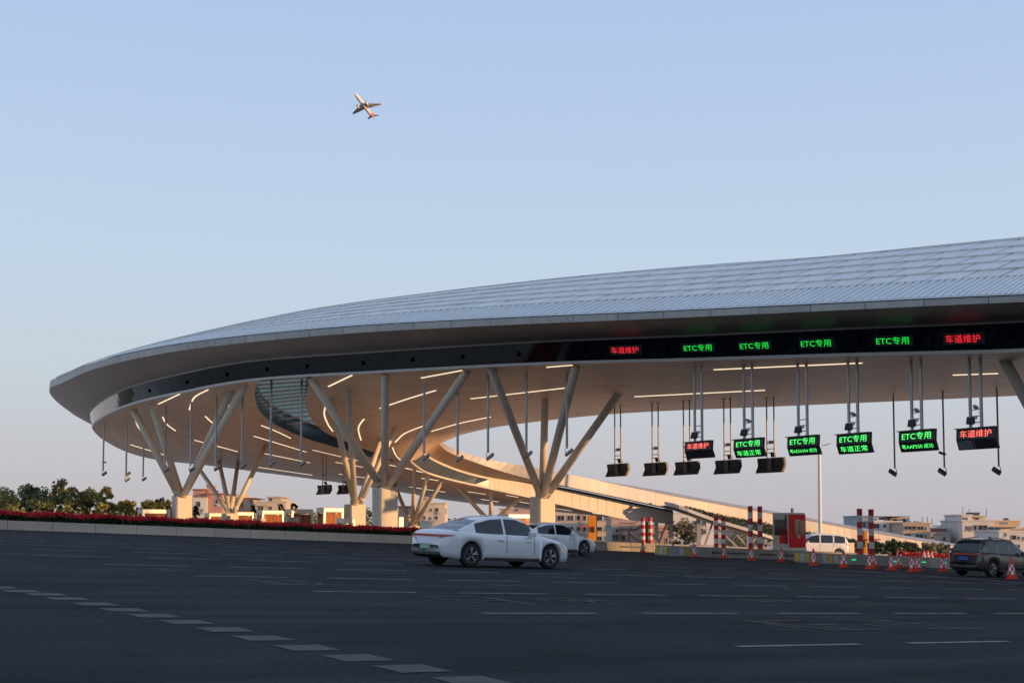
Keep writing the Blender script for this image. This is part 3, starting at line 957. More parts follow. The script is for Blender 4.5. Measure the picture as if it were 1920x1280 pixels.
# ------------------------------------------------------------------ tree-like columns
ANG = math.atan2(LD.y, LD.x)
def column_cluster(label, px, Y, ytop, tops, size=1.5, r=0.30, group='splayed canopy columns', tilt_px=None):
    b = onground(px, Y)
    top = at(px, ytop, Y)
    H = top.z - b.z
    e = empty('splayed_column', b)
    tag(e, label, 'column', group, 'thing')
    mb = MB(); h = size / 2; c = .08
    prof = [(-h + c, -h), (h - c, -h), (h, -h + c), (h, h - c), (h - c, h), (-h + c, h), (-h, h - c), (-h, -h + c)]
    mb.prism([(b.x + LD.x * u + RD.x * v, b.y + LD.y * u + RD.y * v) for u, v in prof], b.z - .3, top.z)
    mb.build('pedestal', M_PED, e)
    # shallow vertical joints on the shaded side
    for v in (-.18, .18):
        q0 = b - LD * (h + .006) + RD * v
        MB().box((q0.x, q0.y, b.z + H / 2), (.012, .03, H - .1), ANG).build('panel_joint', M_DKSTEEL, e)
    n = len(tops)
    for k, t in enumerate(tops):
        if len(t) == 3: tp = at(*t)
        else:
            tp = hit(*t)
            if tp is None: tp = at(t[0], t[1], Y)
        u = tp - top; u.z = 0
        u = u.normalized() * h * .62 if u.length > .3 else Vector((0, 0, 0))
        foot = top + u
        d = (tp - foot).normalized()
        MB().tube(foot - d * .1, tp + d * .22, r * 1.04, r * .92, n=18).build('strut', M_STEELW, e, smooth=True)
        MB().tube(foot + d * .55, foot + d * .72, r * 1.16, r * 1.16, n=18).build('collar', M_STEELW, e)
        # socket fins round the foot
        ff = MB()
        side = d.cross(Vector((0, 0, 1))); side = side.normalized() if side.length > .05 else Vector((1, 0, 0))
        for s_ in (-1, 1):
            ff.box(foot + side * (r + .10) * s_ + Vector((0, 0, .22)), (.05, .40, .48), math.atan2(side.y, side.x))
        ff.build('socket_fin', M_GREYBOX, e)
    return e
column_cluster('cream column of four splayed struts standing behind the flower bed, nearest the canopy tip', 342, 119, 929,
               [(249, 766), (284, 756), (433, 733), (458, 723)], size=1.5, r=.32)
column_cluster('largest cream column of three struts, standing just beyond the rear of the white sedan', 722, 101.5, 913,
               [(585, 712), (722, 702), (874, 697)], size=1.55, r=.31)
column_cluster('cream column of four struts rising above the pair of white cars', 1017, 101, 931,
               [(921, 692), (1022, 748), (1080, 688), (1159, 739)], size=1.5, r=.30)
column_cluster('slim cream column of four struts between the toll booths and the largest column', 666, 120, 945,
               [(621, 747), (652, 730), (714, 824), (742, 801)], size=1.55, r=.26)
column_cluster('far cream column whose struts rise behind the row of lit toll booths', 432, 135, 962,
               [(366, 868), (411, 866), (446, 868), (499, 834)], size=1.4, r=.26)
column_cluster('far column of four leaning struts just beyond the tail of the white sedan', 773, 143, 986,
               [(738, 905), (778, 884), (803, 890), (831, 898)], size=1.3, r=.24)
column_cluster('far column showing three struts directly above the white sedan roof', 921, 143, 975,
               [(857, 911), (920, 920), (978, 932)], size=1.3, r=.24)
column_cluster('column cut by the picture edge, one strut crossing beside the last lane sign', 2012, 69, 900,
               [(1877, 663, 64.5), (2070, 668), (2150, 690)], size=1.55, r=.30)

# ------------------------------------------------------------------ hanging lane signs
def width_for(c, d, px):
    lo_, hi_ = 0.1, 8
    for _ in range(40):
        m_ = (lo_ + hi_) / 2
        w = abs(proj(c + d * m_ / 2)[0] - proj(c - d * m_ / 2)[0])
        if w < px: lo_ = m_
        else: hi_ = m_
    return lo_
def frameM(c, x_, y_):
    z_ = x_.cross(y_).normalized(); y_ = z_.cross(x_)
    return Matrix(((x_.x, y_.x, z_.x, c.x), (x_.y, y_.y, z_.y, c.y), (x_.z, y_.z, z_.z, c.z), (0, 0, 0, 1)))
UP = Vector((0, 0, 1))
def board(mb, c, w, hh, front, prof, th):
    """extrude a side profile [(offset along the front normal, z)] along the board"""
    x_ = RD
    n = len(prof)
    pts = []
    for s in (-1, 1):
        for o, z in prof: pts.append(c + x_ * (s * w / 2) + front * o + UP * z)
        for o, z in reversed(prof): pts.append(c + x_ * (s * w / 2) + front * (o - th) + UP * z)
    m2 = 2 * n; i0 = len(mb.v)
    mb.v += [tuple(p) for p in pts]
    mb.f.append(tuple(i0 + k for k in range(m2))); mb.f.append(tuple(i0 + m2 + m2 - 1 - k for k in range(m2)))
    for k in range(m2): mb.f.append((i0 + k, i0 + m2 + k, i0 + m2 + (k + 1) % m2, i0 + (k + 1) % m2))
def depth_C(px):
    return pick(CC, by_px(CC, px)).y
def lane_sign(label, px, ytop, ybot, wpx, hang, text1, text2, m, lower='text', cam=True, gloss=False):
    Y = depth_C(px) + 2.4
    c = at(px, (ytop + ybot) / 2, Y)
    H = (at(px, ytop, Y) - at(px, ybot, Y)).z
    w = width_for(c, RD, wpx)
    front = -LD
    e = empty('lane_sign', c - UP * H / 2)
    tag(e, label, 'sign', 'lit lane signs hanging from the canopy')
    prof = [(.04, H / 2), (.08, -.02 * H), (-.12, -H / 2)]
    mb = MB(); board(mb, c, w, H, front, prof, .16)
    bo = mb.build('sign_board', M_BLACK, e, fix=True)
    # hood
    MB().box(c + UP * (H / 2 + .02) + front * .05, (w * 1.03, .30, .04), math.atan2(RD.y, RD.x)).build('hood', M_LAMP, e)
    up1 = (Vector((0, 0, 1)) * (.52 * H) + front * (-.04)).normalized()
    c1 = c + front * (.06 + .02) + UP * (H * .25)
    if text1: text_mesh('lettering', text1, w * .80, H * .36, m, bo, frameM(c1, RD, up1))
    up2 = (UP * (.48 * H) + front * .20).normalized()
    c2 = c + front * (-.02 + .03) + UP * (-H * .26)
    if lower == 'text' and text2:
        text_mesh('lettering', text2, w * (.86 if len(text2) > 5 else .80), H * (.23 if len(text2) > 5 else .31), m, bo, frameM(c2, RD, up2))
    if gloss:  # lower panel's purple and green reflections painted on as flat quads
        Mx = frameM(c2 + front * .01, RD, up2)
        for (u0, u1, col, nm) in ((-.46, -.10, (.20, .15, .21), 'dark_screen'), (-.08, -.03, (.14, .11, .08), 'bronze_screen')):
            MB().quad(*[Mx @ Vector(v) for v in ((u0 * w, -.22 * H, 0), (u1 * w, -.22 * H, 0), (u1 * w, .2 * H, 0), (u0 * w, .2 * H, 0))]).build('display_screen', mat(nm, col, .12, noise=0), e)
        MB().quad(*[Mx @ Vector(v) for v in ((-.44 * w, .17 * H, .004), (-.36 * w, .19 * H, .004), (-.11 * w, -.16 * H, .004), (-.19 * w, -.20 * H, .004))]).build('reflected_stripe', mat('reflection_green', (.03, .22, .07), .3, noise=0), e)
    # hangers
    ux = width_for(c, RD, hang)
    tops = []
    for s in (-1, 1):
        a = c + RD * (s * ux / 2) + UP * (H / 2); 
        h = soffit_above(a); zt = h.z if h is not None else a.z + 4.6
        MB().tube(a, (a.x, a.y, zt + .1), .085, n=12).build('hanger_pole', M_STEEL, e, smooth=False)
        MB().tube(a + UP * .02, a + UP * .06, .17, n=12).build('flange', M_STEEL, e)
    for q in (.30, .62, .95):
        MB().box(c + UP * (H / 2 + q), (ux, .05, .05), math.atan2(RD.y, RD.x)).build('crossbar', M_STEEL, e)
    # floodlight on the lower crossbar
    q = c + UP * (H / 2 + .40) - RD * (ux * .35) + front * .12
    Mr = Matrix.Rotation(math.atan2(RD.y, RD.x) + .5, 3, 'Z') @ Matrix.Rotation(R(-38), 3, 'X')
    MB().box(q, (.42, .10, .44), M=Mr).build('floodlight', M_LAMP, e)
    MB().box(c + UP * (H / 2 + .56), (.10, .10, .18), math.atan2(RD.y, RD.x)).build('floodlight_bracket', M_STEEL, e)
    if cam:
        q = c + UP * (H / 2 + 1.07)
        Mc = Matrix.Rotation(math.atan2(LD.y, LD.x) + .3, 3, 'Z') @ Matrix.Rotation(R(12), 3, 'Y')
        co = MB().box(q, (.42, .15, .14), M=Mc).build('camera_body', M_GREYBOX, e)
        MB().tube(q - UP * .16, q - UP * .06, .03, n=8).build('camera_mount', M_STEEL, co)
        pts = [q + Vector((.1, 0, -.05)) + RD * (.2 * math.sin(t * 3.1)) - UP * (.25 * t) for t in (0, .25, .5, .75, 1)]
        MB().path(pts, .012, 6).build('cable', M_BLACK, e)
    return e
lane_sign('lit sign with one red line only, farthest of the front row of lane signs', 1310, 828, 858.5, 50, 13.4, '车道维护', None, M_LEDR2, lower=None, cam=False)
lane_sign('lit sign with two green lines, second in the front row of lane signs', 1404, 823, 856.5, 55, 15.8, 'ETC专用', '车道正常', M_LEDG2)
lane_sign('lit green sign with a plate number ending 434, just above the tall lamp post', 1506, 818, 853, 58, 16.4, 'ETC专用', '粤ADX434 成功', M_LEDG2, cam=False)
lane_sign('lit sign with two equally large green lines, between the two plate number signs', 1601, 813, 849.5, 63, 16.7, 'ETC专用', '车道正常', M_LEDG2)
lane_sign('lit green sign with a plate number ending 550', 1720, 807, 845.5, 68, 18.2, 'ETC专用', '粤AAP550 成功', M_LEDG2)
lane_sign('lit sign with a red line above a dark glossy lower screen', 1831, 802.5, 841.5, 74, 20.6, '车道维护', None, M_LEDR2, lower=None, gloss=True)

def sign_back(label, px, ytop, ybot, wpx, hang, Y, ytop_h=None, group='dark sign backs hanging from the far canopy edge'):
    c = at(px, (ytop + ybot) / 2, Y)
    H = (at(px, ytop, Y) - at(px, ybot, Y)).z
    w = width_for(c, RD, wpx)
    front = LD
    e = empty('sign_back', c - UP * H / 2)
    tag(e, label, 'sign', group)
    prof = [(.02, H / 2), (.10, 0), (-.16, -H / 2)]
    mb = MB(); board(mb, c, w, H, front, prof, .2)
    bo = mb.build('sign_board', M_BLACK, e, fix=True)
    for k in range(6):
        t = (k + .6) / 6.4
        o = (.02 + (.10 - .02) * min(1, t * 2)) if t < .5 else .10 - .26 * (t - .5) * 2
        MB().box(c + front * (o - .235) + UP * (H / 2 - H * t), (w * .96, .05, .035), math.atan2(RD.y, RD.x)).build('rib', M_LAMP, bo)
    MB().box(c - front * .24 + UP * 0, (w * .16, .06, H * .98), math.atan2(RD.y, RD.x)).build('cable_duct', M_LAMP, bo)
    ux = width_for(c, RD, hang)
    for s in (-1, 1):
        a = c + RD * (s * ux / 2) + UP * (H / 2 - .2) - front * .1
        h = soffit_above(a); zt = h.z if h is not None else at(px, 700, Y).z
        MB().tube(a, (a.x, a.y, zt + .1), .05, n=8).build('hanger_pole', M_DKSTEEL, e)
        MB().tube((a.x, a.y, zt - .03), (a.x, a.y, zt + .1), .14, n=8).build('ceiling_plate', M_DKSTEEL, e)
    for q in (.35, .62, 1.0):
        MB().box(c - front * .1 + UP * (H / 2 + q), (ux, .05, .05), math.atan2(RD.y, RD.x)).build('crossbar', M_DKSTEEL, e)
    Mr = Matrix.Rotation(math.atan2(RD.y, RD.x) + .5, 3, 'Z') @ Matrix.Rotation(R(35), 3, 'X')
    MB().box(c + UP * (H / 2 + .22) + RD * .12, (.34, .08, .36), M=Mr).build('floodlight', M_LAMP, e)
    MB().box(c + UP * (H / 2 + 1.12) - RD * .05, (.36, .14, .13), M=Mr).build('camera_body', M_GREYBOX, e)
    return e
sign_back('dark sign back hanging farthest along the right-hand row, beside the column struts', 1160.5, 869, 893, 39, 11.0, 99)
sign_back('dark sign back, second after the column struts in its row', 1231, 867, 891.5, 41, 11.5, 96)
sign_back('dark sign back partly under the farthest red lane sign', 1290, 865, 890, 43, 11.5, 93.5)
sign_back('dark sign back between the red sign and the two-line green sign', 1366.5, 862, 888, 45.5, 12.5, 91)
sign_back('dark sign back lowest right of its row, beside the lamp post', 1447.5, 858, 886, 49.5, 13.5, 89)
sign_back('small dark sign back hanging over the lit toll booths', 609.5, 909, 926.5, 24, 6.5, 140, group='dark sign backs over the booths')
sign_back('dark sign back half hidden behind the slim column struts', 648, 908.5, 926, 24, 6.5, 138, group='dark sign backs over the booths')

# ------------------------------------------------------------------ hanging floodlights
def floodlight(label, px, ybot, Y, side=1, extra=None, dark=False, lampw=.56, group='floodlights on long poles under the canopy', pr=.085):
    b = at(px, ybot, Y)
    e = empty('hanging_floodlight', b)
    tag(e, label, 'floodlight', group)
    h = soffit_above(b); zt = h.z if h is not None else at(px, 705, Y).z
    mp = M_DKSTEEL if dark else M_STEEL
    ml = M_LAMP if dark else M_GREYBOX
    MB().tube(b + UP * .35, (b.x, b.y, zt + .2), pr, n=10).build('pole', mp, e, smooth=False)
    Mr = Matrix.Rotation(0.45 * side, 3, 'Z') @ Matrix.Rotation(R(-36) * side, 3, 'Y') @ Matrix.Rotation(R(-22), 3, 'X')
    lo_ = MB().box(b + Vector((.14 * side, 0, .08)), (lampw, .42, .18), M=Mr).build('lamp_head', ml, e, bevel=.02)
    MB().box(b + Vector((.14 * side, 0, .08)) + Mr @ Vector((0, 0, -.095)), (lampw * .9, .36, .012), M=Mr).build('lamp_glass', M_BLACK, lo_)
    pts = [b + UP * .4, b + Vector((-.12 * side, 0, .25)), b + Vector((-.10 * side, 0, .05)), b + Vector((.06 * side, 0, -.04))]
    MB().path(pts, .022, 6).build('yoke', mp, e)
    if extra == 'lamp':
        q = b + UP * .62
        MB().box(q + Vector((.2 * side, 0, 0)), (lampw, .42, .18), M=Mr).build('lamp_head', ml, e, bevel=.02)
    if extra == 'camera':
        q = b + UP * 1.25
        Mc = Matrix.Rotation(R(20), 3, 'Y')
        MB().box(q + Vector((.16 * side, -.1, 0)), (.42, .16, .15), M=Mc).build('camera_body', ml, e, bevel=.02)
        MB().box(q + Vector((0, 0, -.06)), (.3, .06, .05)).build('camera_arm', mp, e)
    return e
FL = [('pole floodlight hanging nearest the canopy tip, with a small camera above it', 193, 889, 131, 'camera'),
      ('pole with two floodlights one above the other, second from the canopy tip', 236, 900, 128, 'lamp'),
      ('thin pole floodlight hanging lower and farther back, third from the canopy tip', 268, 899, 146, None),
      ('pole floodlight with camera hanging between the two struts of the end column', 309, 882, 112, 'camera'),
      ('pole floodlight right of the end column pedestal, lamp tilted', 357, 881, 108, None),
      ('pole floodlight with a camera, in front of the crossing column struts', 404, 879, 104, 'camera'),
      ('pole floodlight just right of the crossing column struts', 453, 875, 101, None),
      ('pole floodlight hanging in front of the louvred slit edge', 507, 870, 98, None),
      ('pole floodlight with a camera, hanging across the louvred slit', 564, 870, 96.5, 'camera'),
      ('pole floodlight behind the leaning strut of the largest column', 795, 859, 89.5, None),
      ('pole floodlight hanging over the ramp underside, right of the largest column', 858, 862, 88, None),
      ('pole floodlight hanging against the ramp parapet, left of the four-strut column', 915, 858, 86.5, None),
      ('pole floodlight hanging beside the struts of the four-strut column', 987, 854, 85, None),
      ('pole floodlight between the two right struts of the four-strut column', 1063, 850, 83.5, None)]
for lab, px, yb, Y, ex in FL: floodlight(lab, px, yb, Y, 1, ex)
floodlight('brown pole floodlight hanging below the plate number sign', 1678, 888, 83, -1, None, True, pr=.055, group='brown pole floodlights at the open side')
floodlight('brown pole floodlight with a small camera on its side', 1771, 887, 80, -1, 'camera', True, pr=.055, group='brown pole floodlights at the open side')
floodlight('brown pole floodlight nearest the picture edge, beside the glossy red sign', 1873, 885, 77, -1, None, True, pr=.055, group='brown pole floodlights at the open side')
# ------------------------------------------------------------------ vehicles
def interp(T, x):
    if x <= T[0][0]: return T[0][1]
    for (a, va), (b, vb) in zip(T[:-1], T[1:]):
        if x <= b:
            t = (x - a) / (b - a); t = t * t * (3 - 2 * t) * .5 + t * .5
            return va + (vb - va) * t
    return T[-1][1]
M_TYRE = mat('tyre', (0.012, 0.012, 0.013), 0.85, noise=0.2)
M_RIM = mat('alloy_rim', (0.30, 0.30, 0.31), 0.3, 0.8, noise=0.05)
M_UNDER = mat('underbody', (0.012, 0.012, 0.012), 0.9, noise=0.1)
M_CGLASS = mat('car_glass', (0.016, 0.018, 0.022), 0.05, noise=0, spec=0.7)
M_TAIL = mat('tail_lamp', (0.40, 0.03, 0.03), 0.15, noise=0, spec=0.6)
M_HEAD = mat('head_lamp', (0.55, 0.56, 0.58), 0.1, 0.3, noise=0, spec=0.7)
M_PLATEG = mat('number_plate_green', (0.28, 0.50, 0.38), 0.5, noise=0.05)
M_PLATEB = mat('number_plate_blue', (0.04, 0.09, 0.35), 0.5, noise=0.05)
M_WHITEP = mat('white_car_paint', (0.72, 0.73, 0.75), 0.22, 0.0, noise=0.03, scale=.8, coat=1.0)
M_GREYP = mat('bronze_grey_car_paint', (0.075, 0.070, 0.062), 0.30, 0.2, noise=0.05, coat=0.7)
M_CHROME = mat('chrome', (0.6, 0.6, 0.6), 0.15, 1.0, noise=0)
M_BLKTRIM = mat('black_trim', (0.02, 0.02, 0.02), 0.5, noise=0.1)

SEDAN = dict(L=4.80, WB=2.86, xr=0.98, R=.345, arch=.39,
    top=[(0, .60), (.03, .86), (.10, 1.00), (.22, 1.04), (.75, 1.03), (1.6, .99), (3.3, .98), (3.5, .98), (3.9, .92), (4.3, .83), (4.6, .72), (4.74, .60), (4.8, .46)],
    sh=[(0, .58), (.08, .88), (.4, .95), (1.5, .93), (3.4, .90), (4.1, .80), (4.55, .66), (4.8, .44)],
    w=[(0, .66), (.05, .76), (.25, .86), (.7, .915), (2.4, .925), (3.7, .92), (4.2, .88), (4.5, .79), (4.7, .64), (4.8, .46)],
    bot=[(0, .36), (.15, .26), (.6, .20), (4.2, .19), (4.6, .20), (4.8, .26)],
    g0=.55, g1=3.52, roof=[(.55, 1.03), (.9, 1.17), (1.3, 1.33), (1.75, 1.45), (2.2, 1.495), (2.6, 1.485), (2.95, 1.39), (3.25, 1.20), (3.52, .985)],
    rear=1.38, wind=2.72, side=(1.12, 3.18), pillars=((2.12, 2.2),), wr=.62)
SUV = dict(L=4.75, WB=2.75, xr=.95, R=.37, arch=.42,
    top=[(0, .62), (.03, .95), (.08, 1.12), (.2, 1.14), (3.3, 1.08), (3.5, 1.07), (3.9, 1.04), (4.35, .98), (4.6, .86), (4.7, .70), (4.75, .55)],
    sh=[(0, .6), (.06, 1.02), (.3, 1.08), (1.5, 1.06), (3.4, 1.03), (4.2, .96), (4.55, .82), (4.75, .52)],
    w=[(0, .74), (.05, .82), (.2, .90), (.6, .935), (2.4, .945), (3.8, .94), (4.3, .90), (4.55, .80), (4.7, .66), (4.75, .5)],
    bot=[(0, .42), (.2, .32), (.6, .26), (4.2, .25), (4.6, .28), (4.75, .34)],
    g0=.10, g1=3.55, roof=[(.10, 1.13), (.22, 1.34), (.38, 1.58), (.6, 1.69), (1.2, 1.745), (2.0, 1.75), (2.6, 1.70), (3.0, 1.52), (3.3, 1.28), (3.55, 1.08)],
    rear=.44, wind=2.72, side=(.62, 3.15), pillars=((1.28, 1.36), (2.18, 2.26)), wr=.68)
MPV = dict(L=5.0, WB=3.05, xr=.95, R=.34, arch=.385,
    top=[(0, .62), (.02, 1.0), (.06, 1.18), (.2, 1.2), (3.7, 1.12), (4.0, 1.08), (4.4, 1.0), (4.75, .88), (4.92, .68), (5.0, .5)],
    sh=[(0, .6), (.06, 1.08), (.3, 1.12), (3.4, 1.06), (4.4, .94), (4.8, .76), (5.0, .48)],
    w=[(0, .76), (.05, .84), (.2, .91), (.6, .94), (4.0, .94), (4.5, .88), (4.8, .76), (4.95, .6), (5.0, .48)],
    bot=[(0, .38), (.2, .28), (.6, .2), (4.5, .19), (4.9, .22), (5.0, .28)],
    g0=.08, g1=4.15, roof=[(.08, 1.2), (.2, 1.5), (.4, 1.74), (.8, 1.83), (1.8, 1.86), (2.6, 1.85), (3.1, 1.74), (3.6, 1.45), (4.15, 1.08)],
    rear=.40, wind=2.95, side=(.42, 3.7), pillars=((1.35, 1.43), (2.45, 2.53)), wr=.72)

def vehicle(name, label, cat, spec, loc, heading, paint, group=None, plate=None, rails=False, pitch=None, face='rear'):
    """heading: plan direction of travel; loc: ground point below the centre of the wheelbase"""
    e = empty(name, loc)
    fx = Vector((heading.x, heading.y, 0)).normalized()
    gx = (G(loc.x + fx.x) - G(loc.x - fx.x)) / 2
    fwd = Vector((fx.x, fx.y, gx)).normalized()
    left0 = Vector((-fx.y, fx.x, 0)); gl = (G(loc.x + left0.x) - G(loc.x - left0.x)) / 2
    left = Vector((left0.x, left0.y, gl)).normalized()
    upv = fwd.cross(left).normalized(); left = upv.cross(fwd)
    e.rotation_euler = Matrix(((fwd.x, left.x, upv.x), (fwd.y, left.y, upv.y), (fwd.z, left.z, upv.z))).to_euler()
    tag(e, label, cat, group)
    L = spec['L']; xr = spec['xr']; xf = xr + spec['WB']; ox = -(xr + xf) / 2
    Rw = spec['R']; Ra = spec['arch']
    xs_ = sorted(set([round(L * k / 64, 4) for k in range(65)] + [xr + Ra * math.cos(R(t)) for t in range(0, 181, 12)] + [xf + Ra * math.cos(R(t)) for t in range(0, 181, 12)]))
    rows = []
    for x in xs_:
        w = interp(spec['w'], x); zs = interp(spec['sh'], x); zt = max(interp(spec['top'], x), zs + .005); zb = interp(spec['bot'], x)
        arch = False
        for xc in (xr, xf):
            d = abs(x - xc)
            if d < Ra - 1e-6:
                zb = max(zb, Rw - .01 + math.sqrt(max(0, Ra * Ra - d * d)))
        H = zs - zb
        ring = [(w * .86, zb - 0.0), (w * .965, zb + .02), (w * .985, zb + .28 * H), (w * 1.0, zb + .55 * H), (w * .985, zb + .80 * H), (w * .955, zs), (w * .86, zs + .55 * (zt - zs)), (w * .55, zs + .9 * (zt - zs)), (0, zt)]
        pts = [(x + ox, y, z) for y, z in ring] + [(x + ox, -y, z) for y, z in reversed(ring[:-1])]
        rows.append([Vector(p) for p in pts])
    mb = LB().grid(rows)
    n = len(rows[0])
    mb.f.append(tuple(range(n))); mb.f.append(tuple(len(mb.v) - 1 - k for k in range(n)))
    body = mb.build('body', paint, e, smooth=True)
    # underbody and wheel wells
    ub = LB().box((L / 2 + ox, 0, .42), (L * .93, 1.36, .36))
    ub.box((L / 2 + ox, 0, .40), (spec['WB'] - 2 * Ra - .06, 1.72, .30))
    ub.build('underbody', M_UNDER, e)
    # greenhouse
    gx_ = [spec['g0'] + (spec['g1'] - spec['g0']) * k / 40 for k in range(41)]
    gr = []
    for x in gx_:
        w = interp(spec['w'], x) * .90; zs = interp(spec['sh'], x) - .02; zr = max(interp(spec['roof'], x), zs + .015)
        k = min(1, (zr - zs) / .42)
        wr = w + (spec['wr'] - w) * k
        h = zr - zs
        ring = [(w, zs), (w + (wr - w) * .50 + .012, zs + h * .45), (wr + .02, zs + h * .84), (wr - .05, zs + h * .95), (wr * .55, zs + h * .992), (0, zr)]
        gr.append([Vector((x + ox, y, z)) for y, z in ring] + [Vector((x + ox, -y, z)) for y, z in reversed(ring[:-1])])
    buckets = {}
    def put(key, q): buckets.setdefault(key, LB()).quad(*q)
    nr = len(gr[0])
    for i in range(40):
        xm = (gx_[i] + gx_[i + 1]) / 2
        for j in range(nr - 1):
            q = (gr[i][j], gr[i][j + 1], gr[i + 1][j + 1], gr[i + 1][j])
            jj = j if j < 5 else nr - 2 - j
            sd = 'l' if j < 5 else 'r'
            key = 'roof_shell'
            if jj in (0, 1):
                a, b = spec['side']
                if a < xm < b:
                    key = 'side_window' + sd
                    for n_, (p0, p1) in enumerate(spec['pillars']):
                        if p0 < xm < p1: key = 'roof_shell'
                        elif xm > p1: key = 'side_window' + sd + str(n_)
            elif jj in (3, 4):
                if xm < spec['rear']: key = 'rear_window'
                elif xm > spec['wind']: key = 'windscreen'
            put(key, q)
    for key, b_ in buckets.items():
        nm = 'side_window' if key.startswith('side_window') else key
        ob = b_.build(nm, paint if key == 'roof_shell' else M_CGLASS, e, smooth=True, fix=True)
    # belt line and door seams
    for s in (-1, 1):
        bl = LB()
        for x0, x1 in zip(gx_[:-1], gx_[1:]):
            if spec['side'][0] - .1 < x0 < spec['side'][1] + .15:
                w0 = interp(spec['w'], x0) * .915; w1 = interp(spec['w'], x1) * .915
                bl.tube((x0 + ox, s * w0, interp(spec['sh'], x0) + .0), (x1 + ox, s * w1, interp(spec['sh'], x1) + .0), .014, n=5)
        bl.build('belt_trim', M_BLKTRIM, e)
        for pi, (p0, p1) in enumerate(list(spec['pillars'])[-2:] + [(spec['side'][1] - .05, 0)]):
            x = p0 + .05; zb = .30; zs = interp(spec['sh'], x)
            w = interp(spec['w'], x)
            H = zs - interp(spec['bot'], x)
            sm = LB()
            q = [(.987, .28), (1.002, .55), (.987, .80), (.957, 1.0)]
            z0_ = interp(spec['bot'], x)
            for (wa, ta), (wb_, tb) in zip(q[:-1], q[1:]):
                sm.tube((x + ox, s * w * wa, z0_ + ta * H), (x + ox, s * w * wb_, z0_ + tb * H), .008, n=4)
            sm.build('door_seam', M_BLKTRIM, e)
            if pi < 2:
                LB().box((x + ox - .22, s * (w * .985 + .012), z0_ + .82 * H), (.20, .03, .035)).build('door_handle', paint, e, bevel=.008)
        LB().box(((xr + xf) / 2 + ox, s * interp(spec['w'], (xr + xf) / 2) * .955, interp(spec['bot'], 2.2) + .045), (spec['WB'] - 2 * Ra - .05, .05, .10)).build('side_skirt', M_BLKTRIM, e, bevel=.012)
        # mirror
        x = spec['side'][1] - .15
        LB().box((x + ox, s * (interp(spec['w'], x) * .95 + .10), interp(spec['sh'], x) + .09), (.14, .22, .14)).build('wing_mirror', paint, e, bevel=.03)
        # lamps
        xt = .10; w = interp(spec['w'], .16); zt = interp(spec['sh'], .35)
        tl = LB()
        zl = zt - .10
        P = []
        for x in (.0, .03, .10, .25, .42):
            ww = interp(spec['w'], x) * .985 + .012
            P.append((x + ox - .012, s * ww, zl + .05 * x))
        tl.grid([[Vector(p) + Vector((0, 0, -.055 + .02 * k)) for k, p in enumerate(P)], [Vector(p) + Vector((0, -s * .01, .06 - .008 * k)) for k, p in enumerate(P)]])
        tl.build('tail_lamp', M_TAIL, e)
        hl = LB(); P = []
        for x in (L - .03, L - .12, L - .28, L - .50):
            ww = interp(spec['w'], x) * .985 + .012
            P.append(Vector((x + ox + .01, s * ww, interp(spec['sh'], x) - .06)))
        hl.grid([[p + Vector((0, 0, -.06)) for p in P], [p + Vector((0, -s * .02, .045)) for p in P]])
        hl.build('head_lamp', M_HEAD, e)
    # rear: lamp bar, plate, bumper trim
    zt = interp(spec['sh'], .35)
    LB().box((ox - .004, 0, zt - .085), (.03, 1.2, .07)).build('tail_lamp_bar', M_TAIL, e)
    LB().box((ox - .006, 0, .55 if spec is SEDAN else zt - .28), (.02, .48, .15)).build('number_plate', plate or M_PLATEB, e)
    LB().box((ox + .06, 0, interp(spec['bot'], 0) + .0), (.16, 1.36, .12)).build('bumper_trim', M_BLKTRIM, e, bevel=.03)
    LB().box((L + ox - .05, 0, .36), (.12, 1.1, .2)).build('front_grille', M_BLKTRIM, e, bevel=.02)
    LB().box((1.9 + ox, 0, interp(spec['roof'], 1.2) + .06), (.18, .04, .07)).build('roof_aerial', paint, e, bevel=.015)
    if rails:
        for s in (-1, 1):
            LB().path([Vector((x + ox, s * .60, interp(spec['roof'], x) + .03 - (.0 if .8 < x < 2.3 else .04))) for x in (.6, .8, 1.5, 2.3, 2.6)], .02, 6).build('roof_rail', M_CHROME, e)
    # wheels
    for x in (xr, xf):
        for s in (-1, 1):
            Mw = Matrix.Rotation(R(90) * s, 3, 'X')     # lathe axis -> outward
            c = (x + ox, s * (interp(spec['w'], x) * .955 - .12), Rw)
            prof = [(Rw * .60, -.10), (Rw * .93, -.10), (Rw, -.05), (Rw, .06), (Rw * .94, .10), (Rw * .68, .105), (Rw * .64, .08)]
            Mo = Matrix.Rotation(R(-90) * s, 3, 'X')
            tyre = LB().lathe(prof, c, n=28, M=Mo).build('wheel', M_TYRE, e, smooth=False)
            rim = LB()
            rim.lathe([(Rw * .66, .05), (Rw * .66, .10), (Rw * .60, .10), (Rw * .60, .06)], c, n=24, M=Mo)
            for k in range(5):
                t = 2 * math.pi * k / 5 + .3
                for q in (-.16, .16):
                    a = Mo @ Vector((Rw * .10 * math.cos(t), Rw * .10 * math.sin(t), .09)); b = Mo @ Vector((Rw * .62 * math.cos(t + q), Rw * .62 * math.sin(t + q), .085))
                    rim.tube(Vector(c) + a, Vector(c) + b, .018, .024, n=5)
            ro = rim.build('rim', M_RIM, tyre)
            dk = LB().lathe([(Rw * .62, .01), (Rw * .62, .04)], c, n=20, M=Mo).build('brake_disc', M_UNDER, tyre)
    return e

